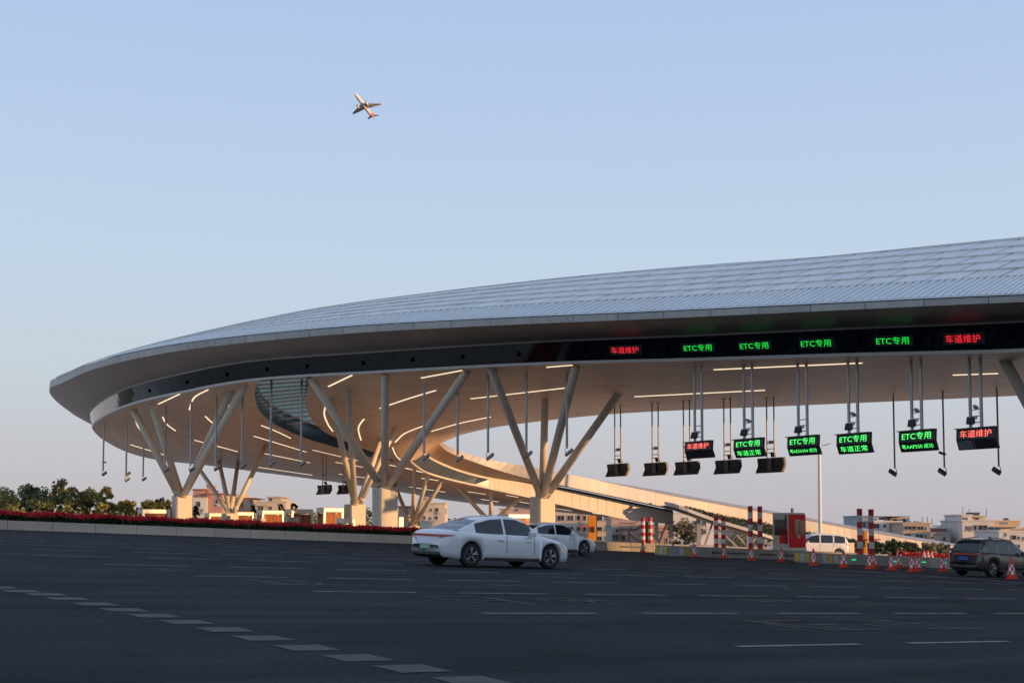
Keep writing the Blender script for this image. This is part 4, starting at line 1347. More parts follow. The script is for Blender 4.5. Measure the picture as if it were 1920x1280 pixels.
car1 = (gnd(887, 1063) + gnd(1036, 1066)) / 2
h1 = (gnd(1036, 1066) - gnd(887, 1063)); h1.z = 0; h1.normalize()
lft = Vector((-h1.y, h1.x, 0))
def drop(v): return Vector((v.x, v.y, G(v.x)))
vehicle('sedan', 'white four-door sedan seen from behind, nearest vehicle on the road', 'car', SEDAN, drop(car1 + lft * .84 - h1 * .16), h1, M_WHITEP, plate=M_PLATEG).scale = (1.10, 1.08, 1.08)
c2 = onground(1030, 65.5)
vehicle('sedan', 'farther white car partly hidden behind the nearer white sedan', 'car', SEDAN, drop(c2), LD, M_WHITEP).scale = (1.06, 1.06, 1.10)
c3 = onground(1861, 59.5)
vehicle('sport_utility_vehicle', 'dark bronze sport utility vehicle with roof rails, cut by the picture edge', 'car', SUV, drop(c3), LD, M_GREYP, rails=True)
c4 = onground(1528, 104)
vehicle('minivan', 'white minivan facing the red toll booth, half hidden by the concrete island', 'van', MPV, drop(c4) + Vector((0, 0, .12)), Vector((-1, -.12, 0)), M_WHITEP)
c5 = onground(1762, 150)
vehicle('distant_sedan', 'small white car far off beyond the red flower strip', 'car', SEDAN, drop(c5), Vector((-1, -.1, 0)), M_WHITEP)

# ------------------------------------------------------------------ airliner
pl = at(683, 199, 1500)
fwdc = Vector((-.41, .46, -.78)).normalized()           # right, up, away
wngc = Vector((.91, .207, -.357)).normalized()
def cam2w(v):
    f_ = Vector((0, math.cos(TILT), math.sin(TILT))); u_ = Vector((0, -math.sin(TILT), math.cos(TILT)))
    return Vector((1, 0, 0)) * v.x + u_ * v.y + f_ * v.z
F_ = cam2w(fwdc); W_ = cam2w(wngc); W_ = (W_ - F_ * W_.dot(F_)).normalized()
U_ = F_.cross(W_); 
if U_.z < 0: U_ = -U_
Lw = U_.cross(F_)
plane = empty('airliner', pl)
plane.rotation_euler = Matrix(((F_.x, Lw.x, U_.x), (F_.y, Lw.y, U_.y), (F_.z, Lw.z, U_.z))).to_euler()
plane.scale = (1.13, 1.13, 1.13)
tag(plane, 'white twin-engine airliner with an orange-red tail climbing in the sky', 'airplane')
M_PLW = mat('aircraft_white', (0.78, 0.78, 0.79), 0.35, noise=0.03)
M_PLG = mat('aircraft_grey', (0.48, 0.50, 0.54), 0.45, noise=0.06)
M_PLR = mat('aircraft_red', (0.70, 0.22, 0.14), 0.4, noise=0.05)
Mx = Matrix.Rotation(R(90), 3, 'Y')
PS = 1.0
LB().lathe([(.1, -20), (.9, -17), (1.6, -13), (1.95, -8), (2.0, -2), (2.0, 10), (1.9, 14), (1.5, 17), (.9, 18.6), (.1, 19.4)], (0, 0, 0), n=20, M=Mx).build('fuselage', M_PLW, plane, smooth=True)
LB().lathe([(.12, -20.1), (.93, -17), (1.63, -13), (1.72, -12)], (0, 0, 0), n=20, M=Mx).build('tail_cone', M_PLR, plane, smooth=True)
for s in (-1, 1):
    w_ = LB()
    w_.hexa([(4.5, s * 1.5, -1.3), (-3.2, s * 1.5, -1.3), (-6.2, s * 17, .3), (-4.2, s * 17, .3), (4.5, s * 1.5, -.7), (-3.2, s * 1.5, -.8), (-6.2, s * 17, .45), (-4.2, s * 17, .5)])
    w_.build('wing', M_PLG, plane, fix=True)
    LB().hexa([(-4.4, s * 17, .35), (-6.2, s * 17, .35), (-7.2, s * 17.5, 2.4), (-6.0, s * 17.5, 2.4), (-4.4, s * 17.1, .35), (-6.2, s * 17.1, .35), (-7.2, s * 17.6, 2.4), (-6.0, s * 17.6, 2.4)]).build('winglet', M_PLR, plane, fix=True)
    LB().hexa([(-15, s * .8, .6), (-18, s * .8, .6), (-19.8, s * 6.6, 1.0), (-18.4, s * 6.6, 1.0), (-15, s * .8, .95), (-18, s * .8, .9), (-19.8, s * 6.6, 1.1), (-18.4, s * 6.6, 1.15)]).build('tailplane', M_PLG, plane, fix=True)
    en = LB().lathe([(.8, -1.4), (1.05, .2), (1.15, 1.8), (1.0, 2.6)], (3.2, s * 5.4, -2.2), n=16, M=Mx).build('engine', M_PLW, plane, smooth=True)
    LB().lathe([(.95, 2.55), (.95, 2.68)], (3.2, s * 5.4, -2.2), n=16, M=Mx).build('intake', M_BLKTRIM, en)
    LB().box((1.4, s * 5.4, -1.5), (3.2, .3, .9)).build('pylon', M_PLG, plane)
    LB().box((-3.8, s * 8.5, -.9), (2.6, .3, .5)).build('flap_fairing', M_PLG, plane)
LB().hexa([(-12.5, -.18, 1.4), (-18.4, -.18, .9), (-20.2, -.12, 7.6), (-17.9, -.12, 7.6), (-12.5, .18, 1.4), (-18.4, .18, .9), (-20.2, .12, 7.6), (-17.9, .12, 7.6)]).build('tail_fin', M_PLR, plane, fix=True)

# ------------------------------------------------------------------ traffic islands, posts, cones, booths
M_KERBC = mat('island_concrete', (0.30, 0.28, 0.25), 0.85, noise=0.22, scale=.9, bump=.1, streak=1)
M_SCUFF = mat('scuffed_rubber', (0.09, 0.085, 0.08), 0.9, noise=0.3)
M_YEL = mat('yellow_paint', (0.55, 0.36, 0.04), 0.6, noise=0.15)
M_PGREY = mat('grey_paint', (0.42, 0.43, 0.45), 0.6, noise=0.15)
M_RED = mat('red_band', (0.50, 0.012, 0.022), 0.5, noise=0.10)
M_WHT = mat('white_band', (0.66, 0.66, 0.67), 0.45, noise=0.10)
M_CONE = mat('cone_orange_red', (0.62, 0.055, 0.025), 0.6, noise=0.10, spec=0.2)
def island(label, px, py, length, h=.62, w=2.2, zseg=6, stripes=True, leds=False, strips=None):
    n0 = gnd(px, py); l0, p0 = to_lp(n0)
    e = empty('traffic_island', lp(l0, p0 - w / 2)); tag(e, label, 'island', 'concrete islands between the toll lanes')
    nseg = max(2, int(length / 3.0))
    for k in range(nseg):
        a = l0 + length * k / nseg + (.5 if k == 0 else 0); b = l0 + length * (k + 1) / nseg - .02
        bt = [lp(a, p0, -.1), lp(b, p0, -.1), lp(b, p0 - w, -.1), lp(a, p0 - w, -.1)]
        tp = [lp(a, p0 - .07, h), lp(b, p0 - .07, h), lp(b, p0 - w + .07, h), lp(a, p0 - w + .07, h)]
        MB().hexa(bt + tp).build('concrete_block', M_KERBC, e, bevel=.03)
    ring = [(l0 + .5, p0), (l0 + .15, p0 - .25), (l0, p0 - .7), (l0, p0 - w + .7), (l0 + .15, p0 - w + .25), (l0 + .5, p0 - w)]
    mb = MB(); n = len(ring)
    mb.v += [tuple(lp(a, b, -.1)) for a, b in ring] + [tuple(lp(a + .04 if a < l0 + .4 else a, b - (.07 if b > p0 - w / 2 else -.07), h)) for a, b in ring]
    mb.f.append(tuple(range(n - 1, -1, -1))); mb.f.append(tuple(range(n, 2 * n)))
    for k in range(n): mb.f.append((k, (k + 1) % n, n + (k + 1) % n, n + k))
    mb.build('nose_block', M_KERBC, e)
    if stripes:
        for k in range(6):
            m_ = M_YEL if k % 2 == 0 else M_PGREY
            if k < 3:
                u = p0 - w + .5 + k * (w - 1.) / 3; v = u + (w - 1.) / 3 * .9
                q = [lp(l0 - .012, u, .08), lp(l0 - .012, v, .08), lp(l0 + .03 - .012, v, h - .06), lp(l0 + .03 - .012, u, h - .06)]
            else:
                u = l0 + .55 + (k - 3) * .48; v = u + .36
                q = [lp(u, p0 + .012, .08), lp(v, p0 + .012, .08), lp(v, p0 - .055, h - .06), lp(u, p0 - .055, h - .06)]
            MB().quad(*q).build('warning_stripe', m_, e)
    for (a, b, m_) in (strips or []):
        q = [lp(l0 + a, p0 + .012, h * .42), lp(l0 + b, p0 + .012, h * .42), lp(l0 + b, p0 + .004, h * .58), lp(l0 + a, p0 + .004, h * .58)]
        MB().quad(*q).build('side_strip', m_, e)
    if leds:
        for a in leds:
            c_ = lp(l0 + a, p0 + .0, h * .50)
            MB().box(c_, (.34, .06, .05), ANG).build('green_marker_light', mat('marker_green', (.02, .4, .15), .4, noise=0, emit=(.02, .9, .32), estr=.9), e)
    return e, l0, p0, h, w
M_PALE = mat('pale_reflector', (0.62, 0.52, 0.34), 0.5, noise=.08)
IA = island('long pale concrete island just beyond the nose of the farther white car', 1118, 1030.5, 26, strips=[(2.2, 4.6, M_SCUFF), (5.4, 6.2, M_PALE), (8.2, 10.2, M_PALE)], stripes=False)
IB = island('concrete island with yellow striped nose, carrying the red toll booth', 1262, 1042, 20, strips=[(3.2, 6.2, M_SCUFF), (7.4, 8.8, M_SCUFF), (9.6, 11, M_SCUFF)])
IC = island('concrete island with small green marker lights along its side', 1531, 1056, 19, leds=(3.2, 4.7, 7.0, 9.6, 11.6, 13.8, 15.0), h=.60)

def post(label, px, ytop, Y, h0, r=.14, group='red and white banded posts'):
    b = onground(px, Y) + UP * h0
    t = at(px, ytop, Y)
    e = empty('banded_post', b); tag(e, label, 'post', group)
    n = 7; Hh = t.z - b.z
    for k in range(n):
        MB().tube(b + UP * (Hh * k / n), b + UP * (Hh * (k + 1) / n - .004), r, n=16).build('post_band', M_RED if k % 2 == 0 else M_WHT, e, smooth=False)
    MB().tube(b, b + UP * .05, r * 1.5, n=16).build('base_plate', M_DKSTEEL, e)
    return e
def on_island(I, px):
    """distance of the island's mid line in a pixel column"""
    e, l0, p0, h, w = I
    best = min((abs(proj(lp(l0 + k * .05, p0 - w * .5, h))[0] - px), k) for k in range(0, 700))[1]
    return lp(l0 + best * .05, p0 - w * .5, h).y
for I, lab, px, yt, r in ((IA, 'sunlit red and white post on the pale island, of the farthest pair the outer one', 1205, 970, .16),
                          (IA, 'sunlit red and white post on the pale island, of the farthest pair the inner one', 1218.5, 969.5, .16),
                          (IB, 'sunlit red and white post before the ramp hedge, nearer the striped nose', 1341.5, 967, .14),
                          (IB, 'sunlit red and white post before the ramp hedge, nearer the tall pair', 1355.5, 968, .14),
                          (IB, 'tall shaded red and white post left of the pair beside the red booth', 1406, 948, .16),
                          (IB, 'tall shaded red and white post closest to the red booth', 1424, 948.5, .16),
                          (IC, 'thick red and white post left of the pair on the green-lit island', 1610.5, 953, .165),
                          (IC, 'thick red and white post right of the pair on the green-lit island', 1632, 954, .165)):
    Y = on_island(I, px)
    post(lab, px, yt, Y, .60, r)

# traffic cone built once, then copied
cone = empty('traffic_cone', (0, 0, 0))
prof_r = lambda z: .19 * (1 - z / .92) + .028
LB().box((0, 0, .02), (.52, .52, .04)).build('base', M_CONE, cone, bevel=.015)
zz = [.04, .20, .36, .52, .66, .90]
for k in range(5):
    a, b = zz[k], zz[k + 1]
    LB().tube((0, 0, a), (0, 0, b), prof_r(a), prof_r(b), n=16).build('reflective_sleeve' if k in (1, 2, 3) else 'cone_section', M_WHT if k in (1, 2, 3) else M_CONE, cone)
s_ = LB(); n = 16
for k in (1, 2, 3):
    for q in range(n):
        if (q // 2) % 2 != k % 2: continue
        t0, t1 = 2 * math.pi * q / n, 2 * math.pi * (q + 1) / n
        s_.quad(*[((prof_r(z) + .004) * math.cos(t), (prof_r(z) + .004) * math.sin(t), z) for z, t in ((zz[k], t0), (zz[k], t1), (zz[k + 1], t1), (zz[k + 1], t0))])
s_.build('red_checks', M_CONE, cone)['kind'] = 'stuff'
CONES = [(1205, 1036, 'traffic cone standing before the farthest banded posts'), (1262, 1037.5, 'traffic cone at the edge of the striped island nose'),
         (1302.5, 1044, 'traffic cone beside the yellow striped nose, standing clear of the island'), (1358, 1046, 'traffic cone in front of the middle pair of posts'),
         (1409, 1050.5, 'traffic cone in front of the tall pair of posts'), (1465.5, 1052.5, 'traffic cone directly below the red toll booth'),
         (1525.5, 1059.5, 'traffic cone below the white minivan'), (1582, 1063.5, 'traffic cone left of the thick pair of posts'),
         (1631, 1066.5, 'traffic cone overlapping the right thick post, nearer one'), (1639, 1063.5, 'traffic cone overlapping the right thick post, farther one'),
         (1672, 1069, 'nearer of the two cones between the thick posts and the close pair'), (1686, 1064.5, 'farther of the two cones between the thick posts and the close pair'),
         (1711, 1071.5, 'left cone of the close pair before the dark car'), (1721.5, 1070, 'right cone of the close pair before the dark car'),
         (1768, 1071, 'traffic cone touching the rear corner of the dark car'), (1897, 1085, 'traffic cone in front of the dark car, nearest of all cones')]
M_CB = None
for k, (x, y, lab) in enumerate(CONES):
    o = cone if k == 0 else copy_tree(cone)
    o.location = gnd(x, y) + UP * .004
    sc = .92 if k < 6 else 1.0
    o.scale = (sc, sc, sc)
    o.rotation_euler = (0, 0, k * .7)
    tag(o, lab, 'traffic cone', 'traffic cones along the islands')
for x, Y, lab in ((1729.5, 118, 'tiny sunlit cone by the red flower strip, leftmost of three'), (1737, 118.6, 'tiny sunlit cone by the red flower strip, middle of three'), (1744, 119.2, 'tiny sunlit cone by the red flower strip, rightmost of three'), (1681, 110, 'small sunlit orange cone just behind the green-lit island')):
    o = copy_tree(cone); o.location = onground(x, Y) + UP * (.12 if Y > 112 else .1); o.scale = (1, 1, 1)
    tag(o, lab, 'traffic cone', 'small cones beyond the islands')

# red booth
M_BRED = mat('booth_red', (0.74, 0.010, 0.022), 0.5, noise=0.06, scale=1.0, spec=0.2)
M_BCREAM = mat('booth_cream', (0.58, 0.54, 0.47), 0.5, noise=0.07)
M_BGLASS = mat('booth_glass', (0.10, 0.055, 0.03), 0.06, noise=0.3, scale=.8, spec=.8)
M_FRAMED = mat('dark_frame', (0.03, 0.03, 0.03), 0.4, noise=.1)
Yb = on_island(IB, 1478)
cb_ = onground(1478, Yb) + UP * .60
rb_ = empty('red_toll_booth', cb_); tag(rb_, 'red and cream toll booth with brown windows on the concrete island', 'booth')
Hb = at(1478, 961, Yb).z - cb_.z
wl = 1.62; wr_ = 1.45
def bb(c, s, name, m, par=rb_, bev=0.0):
    cc = cb_ + LD * c[0] + RD * c[1] + UP * c[2]
    return MB().box(cc, s, ANG).build(name, m, par, bevel=bev)
# RD side faces the lane: local y negative of RD in box frame (ANG turns x->LD, y->left of LD = -RD)
bb((0, 0, Hb / 2), (wl, wr_, Hb), 'shell', M_BCREAM, bev=.05)
bb((.03, wr_ / 2 + .012, .22 + (Hb - .34) / 2), (wl - .06, .03, Hb - .34), 'red_side_panel', M_BRED, bev=.01)
bb((-wl / 2 - .012, .30, .95), (.03, wr_ - .70, .95), 'red_end_panel', M_BRED)
bb((.22, wr_ / 2 + .035, Hb * .60), (wl * .60, .03, Hb * .40), 'side_window', M_BGLASS)
fr = bb((.22, wr_ / 2 + .045, Hb * .60), (.05, .03, Hb * .40), 'window_bar', M_FRAMED)
bb((.02, wr_ / 2 + .05, Hb * .80), (wl * .26, .04, .07), 'window_blind', M_BCREAM)
bb((-wl / 2 - .02, .02, Hb * .62), (.03, wr_ * .74, Hb * .42), 'end_window', M_BGLASS)
bb((-wl / 2 - .03, wr_ * .36, Hb * .55), (.05, .10, Hb * .75), 'corner_post', M_FRAMED)
bb((.10, wr_ / 2 + .05, Hb * .37), (.24, .05, .20), 'card_reader', M_BCREAM, bev=.02)
bb((0, 0, .07), (wl + .10, wr_ + .10, .16), 'plinth', M_BCREAM, bev=.02)
bb((.55, -.2, Hb + .16), (.16, .16, .34), 'roof_beacon', M_GREYBOX, bev=.02)

# sunlit booths under the far end
M_BMET = mat('booth_metal', (0.74, 0.72, 0.67), 0.4, 0.15, noise=0.06)
M_BORANGE = mat('booth_orange_glass', (0.30, 0.10, 0.035), 0.08, noise=0.35, scale=1.2, spec=.8)
def booth(label, px0, px1, ytop, Y, back=0.45, low=False, glassm=None):
    """px0..px1: the sunlit long face; the shaded end lies to its left"""
    pc = (px0 + px1) / 2
    c = onground(pc, Y); t = at(pc, ytop, Y); H = t.z - c.z
    wl = width_for(c + UP, LD, px1 - px0); wd = 1.5
    cc = c - RD * (wd / 2)
    e = empty('toll_booth', cc); tag(e, label, 'booth', 'sunlit toll booths under the canopy')
    def q(cx, s, name, m, par=None, bev=0.0):
        p_ = cc + LD * cx[0] + RD * cx[1] + UP * cx[2]
        return MB().box(p_, s, ANG).build(name, m, par or e, bevel=bev)
    q((0, 0, H - .22), (wl, wd, .44), 'roof_box', M_BMET, bev=.08)
    q((0, 0, .30), (wl * .98, wd * .97, .60), 'lower_wall', M_BMET, bev=.03)
    for u in (-1, 1):
        for v in (-1, 1):
            q((u * (wl / 2 - .14), v * (wd / 2 - .12), H / 2), (.24, .20, H - .1), 'corner_post', M_BMET, bev=.03)
    q((0, wd / 2 - .10, H * .5), (wl - .40, .04, H - 1.0), 'front_glass', M_BORANGE)
    q((0, -wd / 2 + .10, H * .5), (wl - .40, .04, H - 1.0), 'back_glass', M_BORANGE)
    q((-wl / 2 + .08, 0, H * .5), (.04, wd - .36, H - 1.0), 'end_glass', M_BORANGE)
    q((wl / 2 - .08, 0, H * .5), (.04, wd - .36, H - 1.0), 'end_glass', M_BORANGE)
    q((.1, wd / 2 - .06, H * .5), (.05, .06, H - 1.0), 'mullion', M_FRAMED)
    return e
booth('sunlit booth with a low flat roof left of the end column pedestal', 268, 321, 954, 118)
booth('sunlit booth right of the end column pedestal, smallest of the row', 393, 423, 961, 146)
booth('sunlit booth second in the row right of the end column', 441, 478, 959, 138)
booth('sunlit booth third in the row, under the far column', 492, 534, 956, 130)
booth('sunlit booth fourth in the row, with a pale cabinet before it', 547, 589, 954, 122)
booth('tallest sunlit booth, next to the slim column pedestal', 607, 646, 951, 114)
booth('low sunlit kiosk in front of the slim column pedestal', 645, 667.5, 971, 109)
booth('narrow sunlit kiosk right of the largest column pedestal', 748, 758, 968, 112)
booth('sunlit cream booth roof showing above the white sedan roof', 953, 1006, 963, 118)
def cabinet(label, px0, px1, ytop, Y, m, cat='cabinet', group=None, D=.6, name='equipment_cabinet'):
    pc = (px0 + px1) / 2; c = onground(pc, Y); H = at(pc, ytop, Y).z - c.z
    wl = width_for(c + UP, LD, px1 - px0)
    e = empty(name, c); tag(e, label, cat, group)
    MB().box(c + UP * (H / 2) - RD * D / 2, (wl, D, H), ANG).build('housing', m, e, bevel=.03)
    MB().box(c + UP * (H / 2) + RD * .008, (.02, .016, H * .9), ANG).build('door_joint', M_FRAMED, e)
    MB().box(c + UP * (H * .55) + LD * .08 + RD * .02, (.03, .03, .14), ANG).build('door_handle', M_FRAMED, e)
    MB().box(c + UP * (H + .02) - RD * D / 2, (wl * 1.04, D * 1.06, .05), ANG).build('top_cover', m, e)
    return e
M_CABG = mat('cabinet_pale_green', (0.44, 0.47, 0.43), 0.5, noise=0.10)
cabinet('pale cabinet in front of the fourth sunlit booth', 540, 562, 970, 117, M_CABG, group='pale cabinets by the booths')
cabinet('pale low cabinet between the second and third sunlit booths', 479, 500, 972, 126, M_CABG, group='pale cabinets by the booths')
cabinet('pale low cabinet before the second sunlit booth', 425, 447, 973.5, 134, M_CABG, group='pale cabinets by the booths')
cabinet('cream metal cabinet by the hedge, right of the white minivan', 1579, 1600, 1018, 108, mat('cabinet_cream', (.50, .42, .32), .55, noise=.1), group='cabinets by the hedge')

# orange gate pylons with a boom
M_ORNG = mat('orange_panel', (0.62, 0.25, 0.02), 0.45, noise=0.08)
def pylon(label, px0, px1, ytop, Y, boom):
    pc = (px0 + px1) / 2; c = onground(pc, Y); H = at(pc, ytop, Y).z - c.z
    wl = (px1 - px0) * Y / FPX
    e = empty('orange_pylon', c); tag(e, label, 'pylon', 'orange lane pylons')
    MB().box(c + UP * (H / 2), (wl * .80, .5, H)).build('orange_panel', M_ORNG, e, bevel=.03)
    MB().box(c + UP * (H / 2) + Vector((wl * .45, .02, 0)), (wl * .1, .46, H * .995)).build('dark_edge', M_FRAMED, e)
    b = c + UP * 1.05 + Vector((boom, -.32, 0))
    z_ = at(pc, 987, Y).z if boom < 0 else at(pc, 1011, Y).z
    MB().box((c.x + boom * .55, c.y - .34, z_), (abs(boom), .06, .10)).build('boom_arm', mat('boom_red', (.6, .07, .07), .5, noise=.05), e)
    MB().box((c.x + (.06 if boom < 0 else -.2), c.y - .32, z_ - .25), (.3, .14, .5)).build('boom_housing', M_FRAMED, e)
    return e
pylon('large orange pylon behind the farther white car', 1100, 1119, 966, 118, -1.05)
pylon('orange pylon between the thick pair of banded posts', 1614.5, 1623, 994, 92, 1.0)

# tall lamp post
lb_ = onground(1536, 128); lt = at(1536, 834, 128)
e = empty('lamp_post', lb_); tag(e, 'tall pale grey lamp post rising beside the green plate number sign', 'lamp post')
MB().tube(lb_, lt, .20, .16, n=16).build('post', mat('lamp_post_paint', (.56, .58, .60), .4, .1, noise=.05), e)
MB().tube(lb_, lb_ + UP * .5, .32, .28, n=16).build('base_collar', M_STEEL, e)
for s, ln in ((1, 1.1), (-1, .45)):
    MB().tube(lt - UP * .15, lt + Vector((s * ln * .6, 0, .05)), .04, n=8).build('arm', M_STEEL, e)
    MB().box(lt + Vector((s * ln * .8, 0, .08)), (.55, .34, .12), M=Matrix.Rotation(R(-18 * s), 3, 'Y')).build('lamp_head', M_GREYBOX, e, bevel=.03)
MB().tube(lt - UP * .2, lt + UP * .25, .03, n=8).build('finial', M_STEEL, e)
# ------------------------------------------------------------------ planter with flowers
M_PLANTER = mat('planter_stone', (0.46, 0.385, 0.315), 0.8, noise=0.10, scale=.8, streak=1, bump=.05)
M_SOIL = mat('soil', (0.05, 0.035, 0.025), 0.95, noise=0.3)
M_FLOWER = mat('red_petals', (0.50, 0.004, 0.016), 0.55, noise=0.35, scale=6)
M_FLEAF = mat('flower_leaves', (0.035, 0.075, 0.030), 0.6, noise=0.35, scale=6)
pla = to_lp(gnd(0, 992)); plb = to_lp(gnd(770, 1017.5))
def pl_line(l): 
    t = (l - pla[0]) / (plb[0] - pla[0]); return pla[1] + (plb[1] - pla[1]) * t
planter = empty('flower_planter', lp(0, pl_line(0) - 1.2)); tag(planter, 'long low stone planter filled with red flowers along the far kerb', 'planter')
l_start, l_end = pla[0] - 14, plb[0] + 6
WH = .49
k = 0; l = l_start
while l < l_end:
    a, b = l, l + 2.38
    q = [lp(a, pl_line(a), -.1), lp(b, pl_line(b), -.1), lp(b, pl_line(b) - .25, -.1), lp(a, pl_line(a) - .25, -.1)]
    MB().hexa(q + [p + UP * (WH + .1) for p in q]).build('stone_block', M_PLANTER, planter, bevel=.012)
    l += 2.40
for (a, b) in ((l_start, l_end),):
    q = [lp(a, pl_line(a) - 3.0, -.1), lp(b, pl_line(b) - 3.0, -.1), lp(b, pl_line(b) - 3.2, -.1), lp(a, pl_line(a) - 3.2, -.1)]
    MB().hexa(q + [p + UP * (WH + .1) for p in q]).build('back_wall', M_PLANTER, planter)
    MB().quad(lp(a, pl_line(a) - .25, WH - .08), lp(b, pl_line(b) - .25, WH - .08), lp(b, pl_line(b) - 3.0, WH - .08), lp(a, pl_line(a) - 3.0, WH - .08)).build('soil_bed', M_SOIL, planter)
rnd = random.Random(11)
fl, fv = MB(), MB()
for k in range(9500):
    a = rnd.uniform(l_start + .3, l_end - .3); d = .12 + 2.7 * rnd.random() ** 1.3
    c = lp(a, pl_line(a) - d, WH)
    hh = rnd.uniform(.28, .37) + .05 * math.sin(a * 2.1) + .03 * math.sin(a * 5.3)
    for q in range(2):
        t = rnd.uniform(0, math.pi); w = rnd.uniform(.03, .06)
        s_ = Vector((math.cos(t), math.sin(t), 0)) * w
        z0 = hh * rnd.uniform(.72, .95); z1 = hh + rnd.uniform(.07, .20); tl = Vector((rnd.uniform(-.05, .05), rnd.uniform(-.05, .05), 0))
        fl.quad(c - s_ + UP * z0, c + s_ + UP * z0, c + s_ * .35 + tl + UP * z1, c - s_ * .35 + tl + UP * z1)
    for q in range(9 if d < .6 else 4):
        t = rnd.uniform(0, 6.28); s_ = Vector((math.cos(t), math.sin(t), 0)); n_ = Vector((-s_.y, s_.x, 0)) * .05
        b0 = c + UP * rnd.uniform(-.08, hh * .8)
        fv.quad(b0 - n_, b0 + n_, b0 + n_ * .6 + s_ * .12 + UP * rnd.uniform(.02, .12), b0 - n_ * .6 + s_ * .12 + UP * rnd.uniform(.02, .12))
o = fl.build('red_flowers', M_FLOWER, planter); o['kind'] = 'stuff'
o = fv.build('flower_leaves', M_FLEAF, planter); o['kind'] = 'stuff'

# ------------------------------------------------------------------ trees and hedges
M_BARK = mat('bark', (0.10, 0.075, 0.05), 0.9, noise=0.3, scale=4)
def leaf_mat(name, c, var=.35):
    m = mat(name, c, 0.55, noise=var, scale=1.2)
    return m
LEAF_A = leaf_mat('leaves_olive', (0.26, 0.25, 0.085))
LEAF_B = leaf_mat('leaves_dark', (0.17, 0.20, 0.085))
LEAF_C = leaf_mat('leaves_pale', (0.20, 0.19, 0.11))
LEAF_D = leaf_mat('leaves_hedge', (0.045, 0.065, 0.028))
def leaves(mb, c, r, n, rnd, size, flat=1.0):
    for k in range(n):
        d = Vector((rnd.gauss(0, 1), rnd.gauss(0, 1), rnd.gauss(0, 1) * flat)).normalized() * (r * rnd.random() ** .45)
        p = c + d
        t = Vector((rnd.gauss(0, 1), rnd.gauss(0, 1), rnd.gauss(0, .6))).normalized(); b = t.orthogonal().normalized()
        b = Matrix.Rotation(rnd.uniform(0, 6.28), 3, t) @ b
        s = size * rnd.uniform(.6, 1.25)
        mb.quad(p - t * s, p + b * s * .45, p + t * s, p - b * s * .45)
def tree(label, px, ytop, Y, wpx, seed, m, group, h0=0.0, leaf=.16, dens=1.0, sprigs=3, name='leafy_tree', sparse=1.0):
    rnd = random.Random(seed)
    b = onground(px, Y) + UP * h0; t = at(px, ytop, Y); H = t.z - b.z; W = wpx * Y / FPX / 2
    e = empty(name, b); tag(e, label, 'tree', group)
    tr = MB(); fork = b + UP * (H * .30)
    tr.tube(b - UP * .1, fork, .06 + H * .012, .05 + H * .008, n=8)
    tips = []
    for k in range(7):
        a = 6.28 * k / 7 + rnd.uniform(-.4, .4); rr = W * rnd.uniform(.35, .95)
        tip = b + Vector((math.cos(a) * rr, math.sin(a) * rr, H * rnd.uniform(.45, .86)))
        mid = fork.lerp(tip, .5) + Vector((0, 0, .08 * H))
        tr.tube(fork, mid, .04, .028, n=6); tr.tube(mid, tip, .028, .012, n=5)
        tips.append(tip)
    top = t - UP * .25
    tr.tube(fork, top, .045, .012, n=6); tips.append(top)
    tr.build('trunk', M_BARK, e)
    cr_ = MB()
    for tip in tips:
        leaves(cr_, tip, W * rnd.uniform(.26, .48), int(170 * dens), rnd, leaf, .8)
    for k in range(int(24 * dens)):
        a = rnd.uniform(0, 6.28); rr = W * math.sqrt(rnd.random()) * .98; z = H * rnd.uniform(.12, .82)
        z *= (1 - .25 * (rr / W) ** 2)
        leaves(cr_, b + Vector((math.cos(a) * rr, math.sin(a) * rr, z)), W * rnd.uniform(.14, .30), int(62 * sparse), rnd, leaf, .75)
    for k in range(sprigs):
        a = rnd.uniform(0, 6.28); q0 = b + Vector((math.cos(a) * W * .5, math.sin(a) * W * .4, H * .72)); q1 = q0 + Vector((rnd.uniform(-.25, .25), 0, H * rnd.uniform(.12, .24)))
        for u in range(4): leaves(cr_, q0.lerp(q1, u / 3), .16 - .02 * u, 26, rnd, leaf * .9)
    o = cr_.build('crown', m, e); 
    return e
TG = 'young trees behind the flower bed'
TL = [(8, 918, 122, 62, LEAF_A, 'leafy young tree at the picture edge behind the red flowers'), (55, 909, 126, 50, LEAF_B, 'young tree with an upright sprig, second from the picture edge'),
      (82, 918, 123, 52, LEAF_B, 'dense dark young tree left of the tallest spire-topped tree'), (116, 900, 127, 44, LEAF_A, 'tallest young tree with a narrow spire top behind the flowers'),
      (137, 914, 123, 52, LEAF_A, 'young olive tree just right of the spire-topped tree'), (168, 918, 125, 54, LEAF_B, 'broad young tree in the middle right of the tree row'),
      (200, 914, 122, 40, LEAF_A, 'young tree with loose top at the right end of the dense tree row'), (238, 937, 126, 40, LEAF_A, 'small low tree standing apart right of the dense row'),
      (278, 938, 128, 40, LEAF_B, 'dark small tree behind the flat-roofed booth, left one'), (303, 934, 129, 42, LEAF_B, 'dark small tree behind the flat-roofed booth, right one')]
for k, (px, yt, Y, w, m, lab) in enumerate(TL): tree(lab, px, yt, Y, w, 100 + k, m, TG, dens=1.15 if k < 7 else .8, leaf=.15)
tree('dark sprig of shrub rising behind the third sunlit booth', 527, 943, 150, 18, 201, LEAF_D, 'shrubs among the booths', dens=.4, leaf=.13)
tree('dark sprig of shrub rising behind the fourth sunlit booth', 551, 942, 146, 16, 202, LEAF_D, 'shrubs among the booths', dens=.35, leaf=.13)
tree('narrow dark shrub left of the third sunlit booth', 476, 945, 152, 12, 203, LEAF_D, 'shrubs among the booths', dens=.4, leaf=.13)
tree('dark shrub just right of the end column pedestal', 366, 946, 150, 16, 204, LEAF_D, 'shrubs among the booths', dens=.4, leaf=.13)
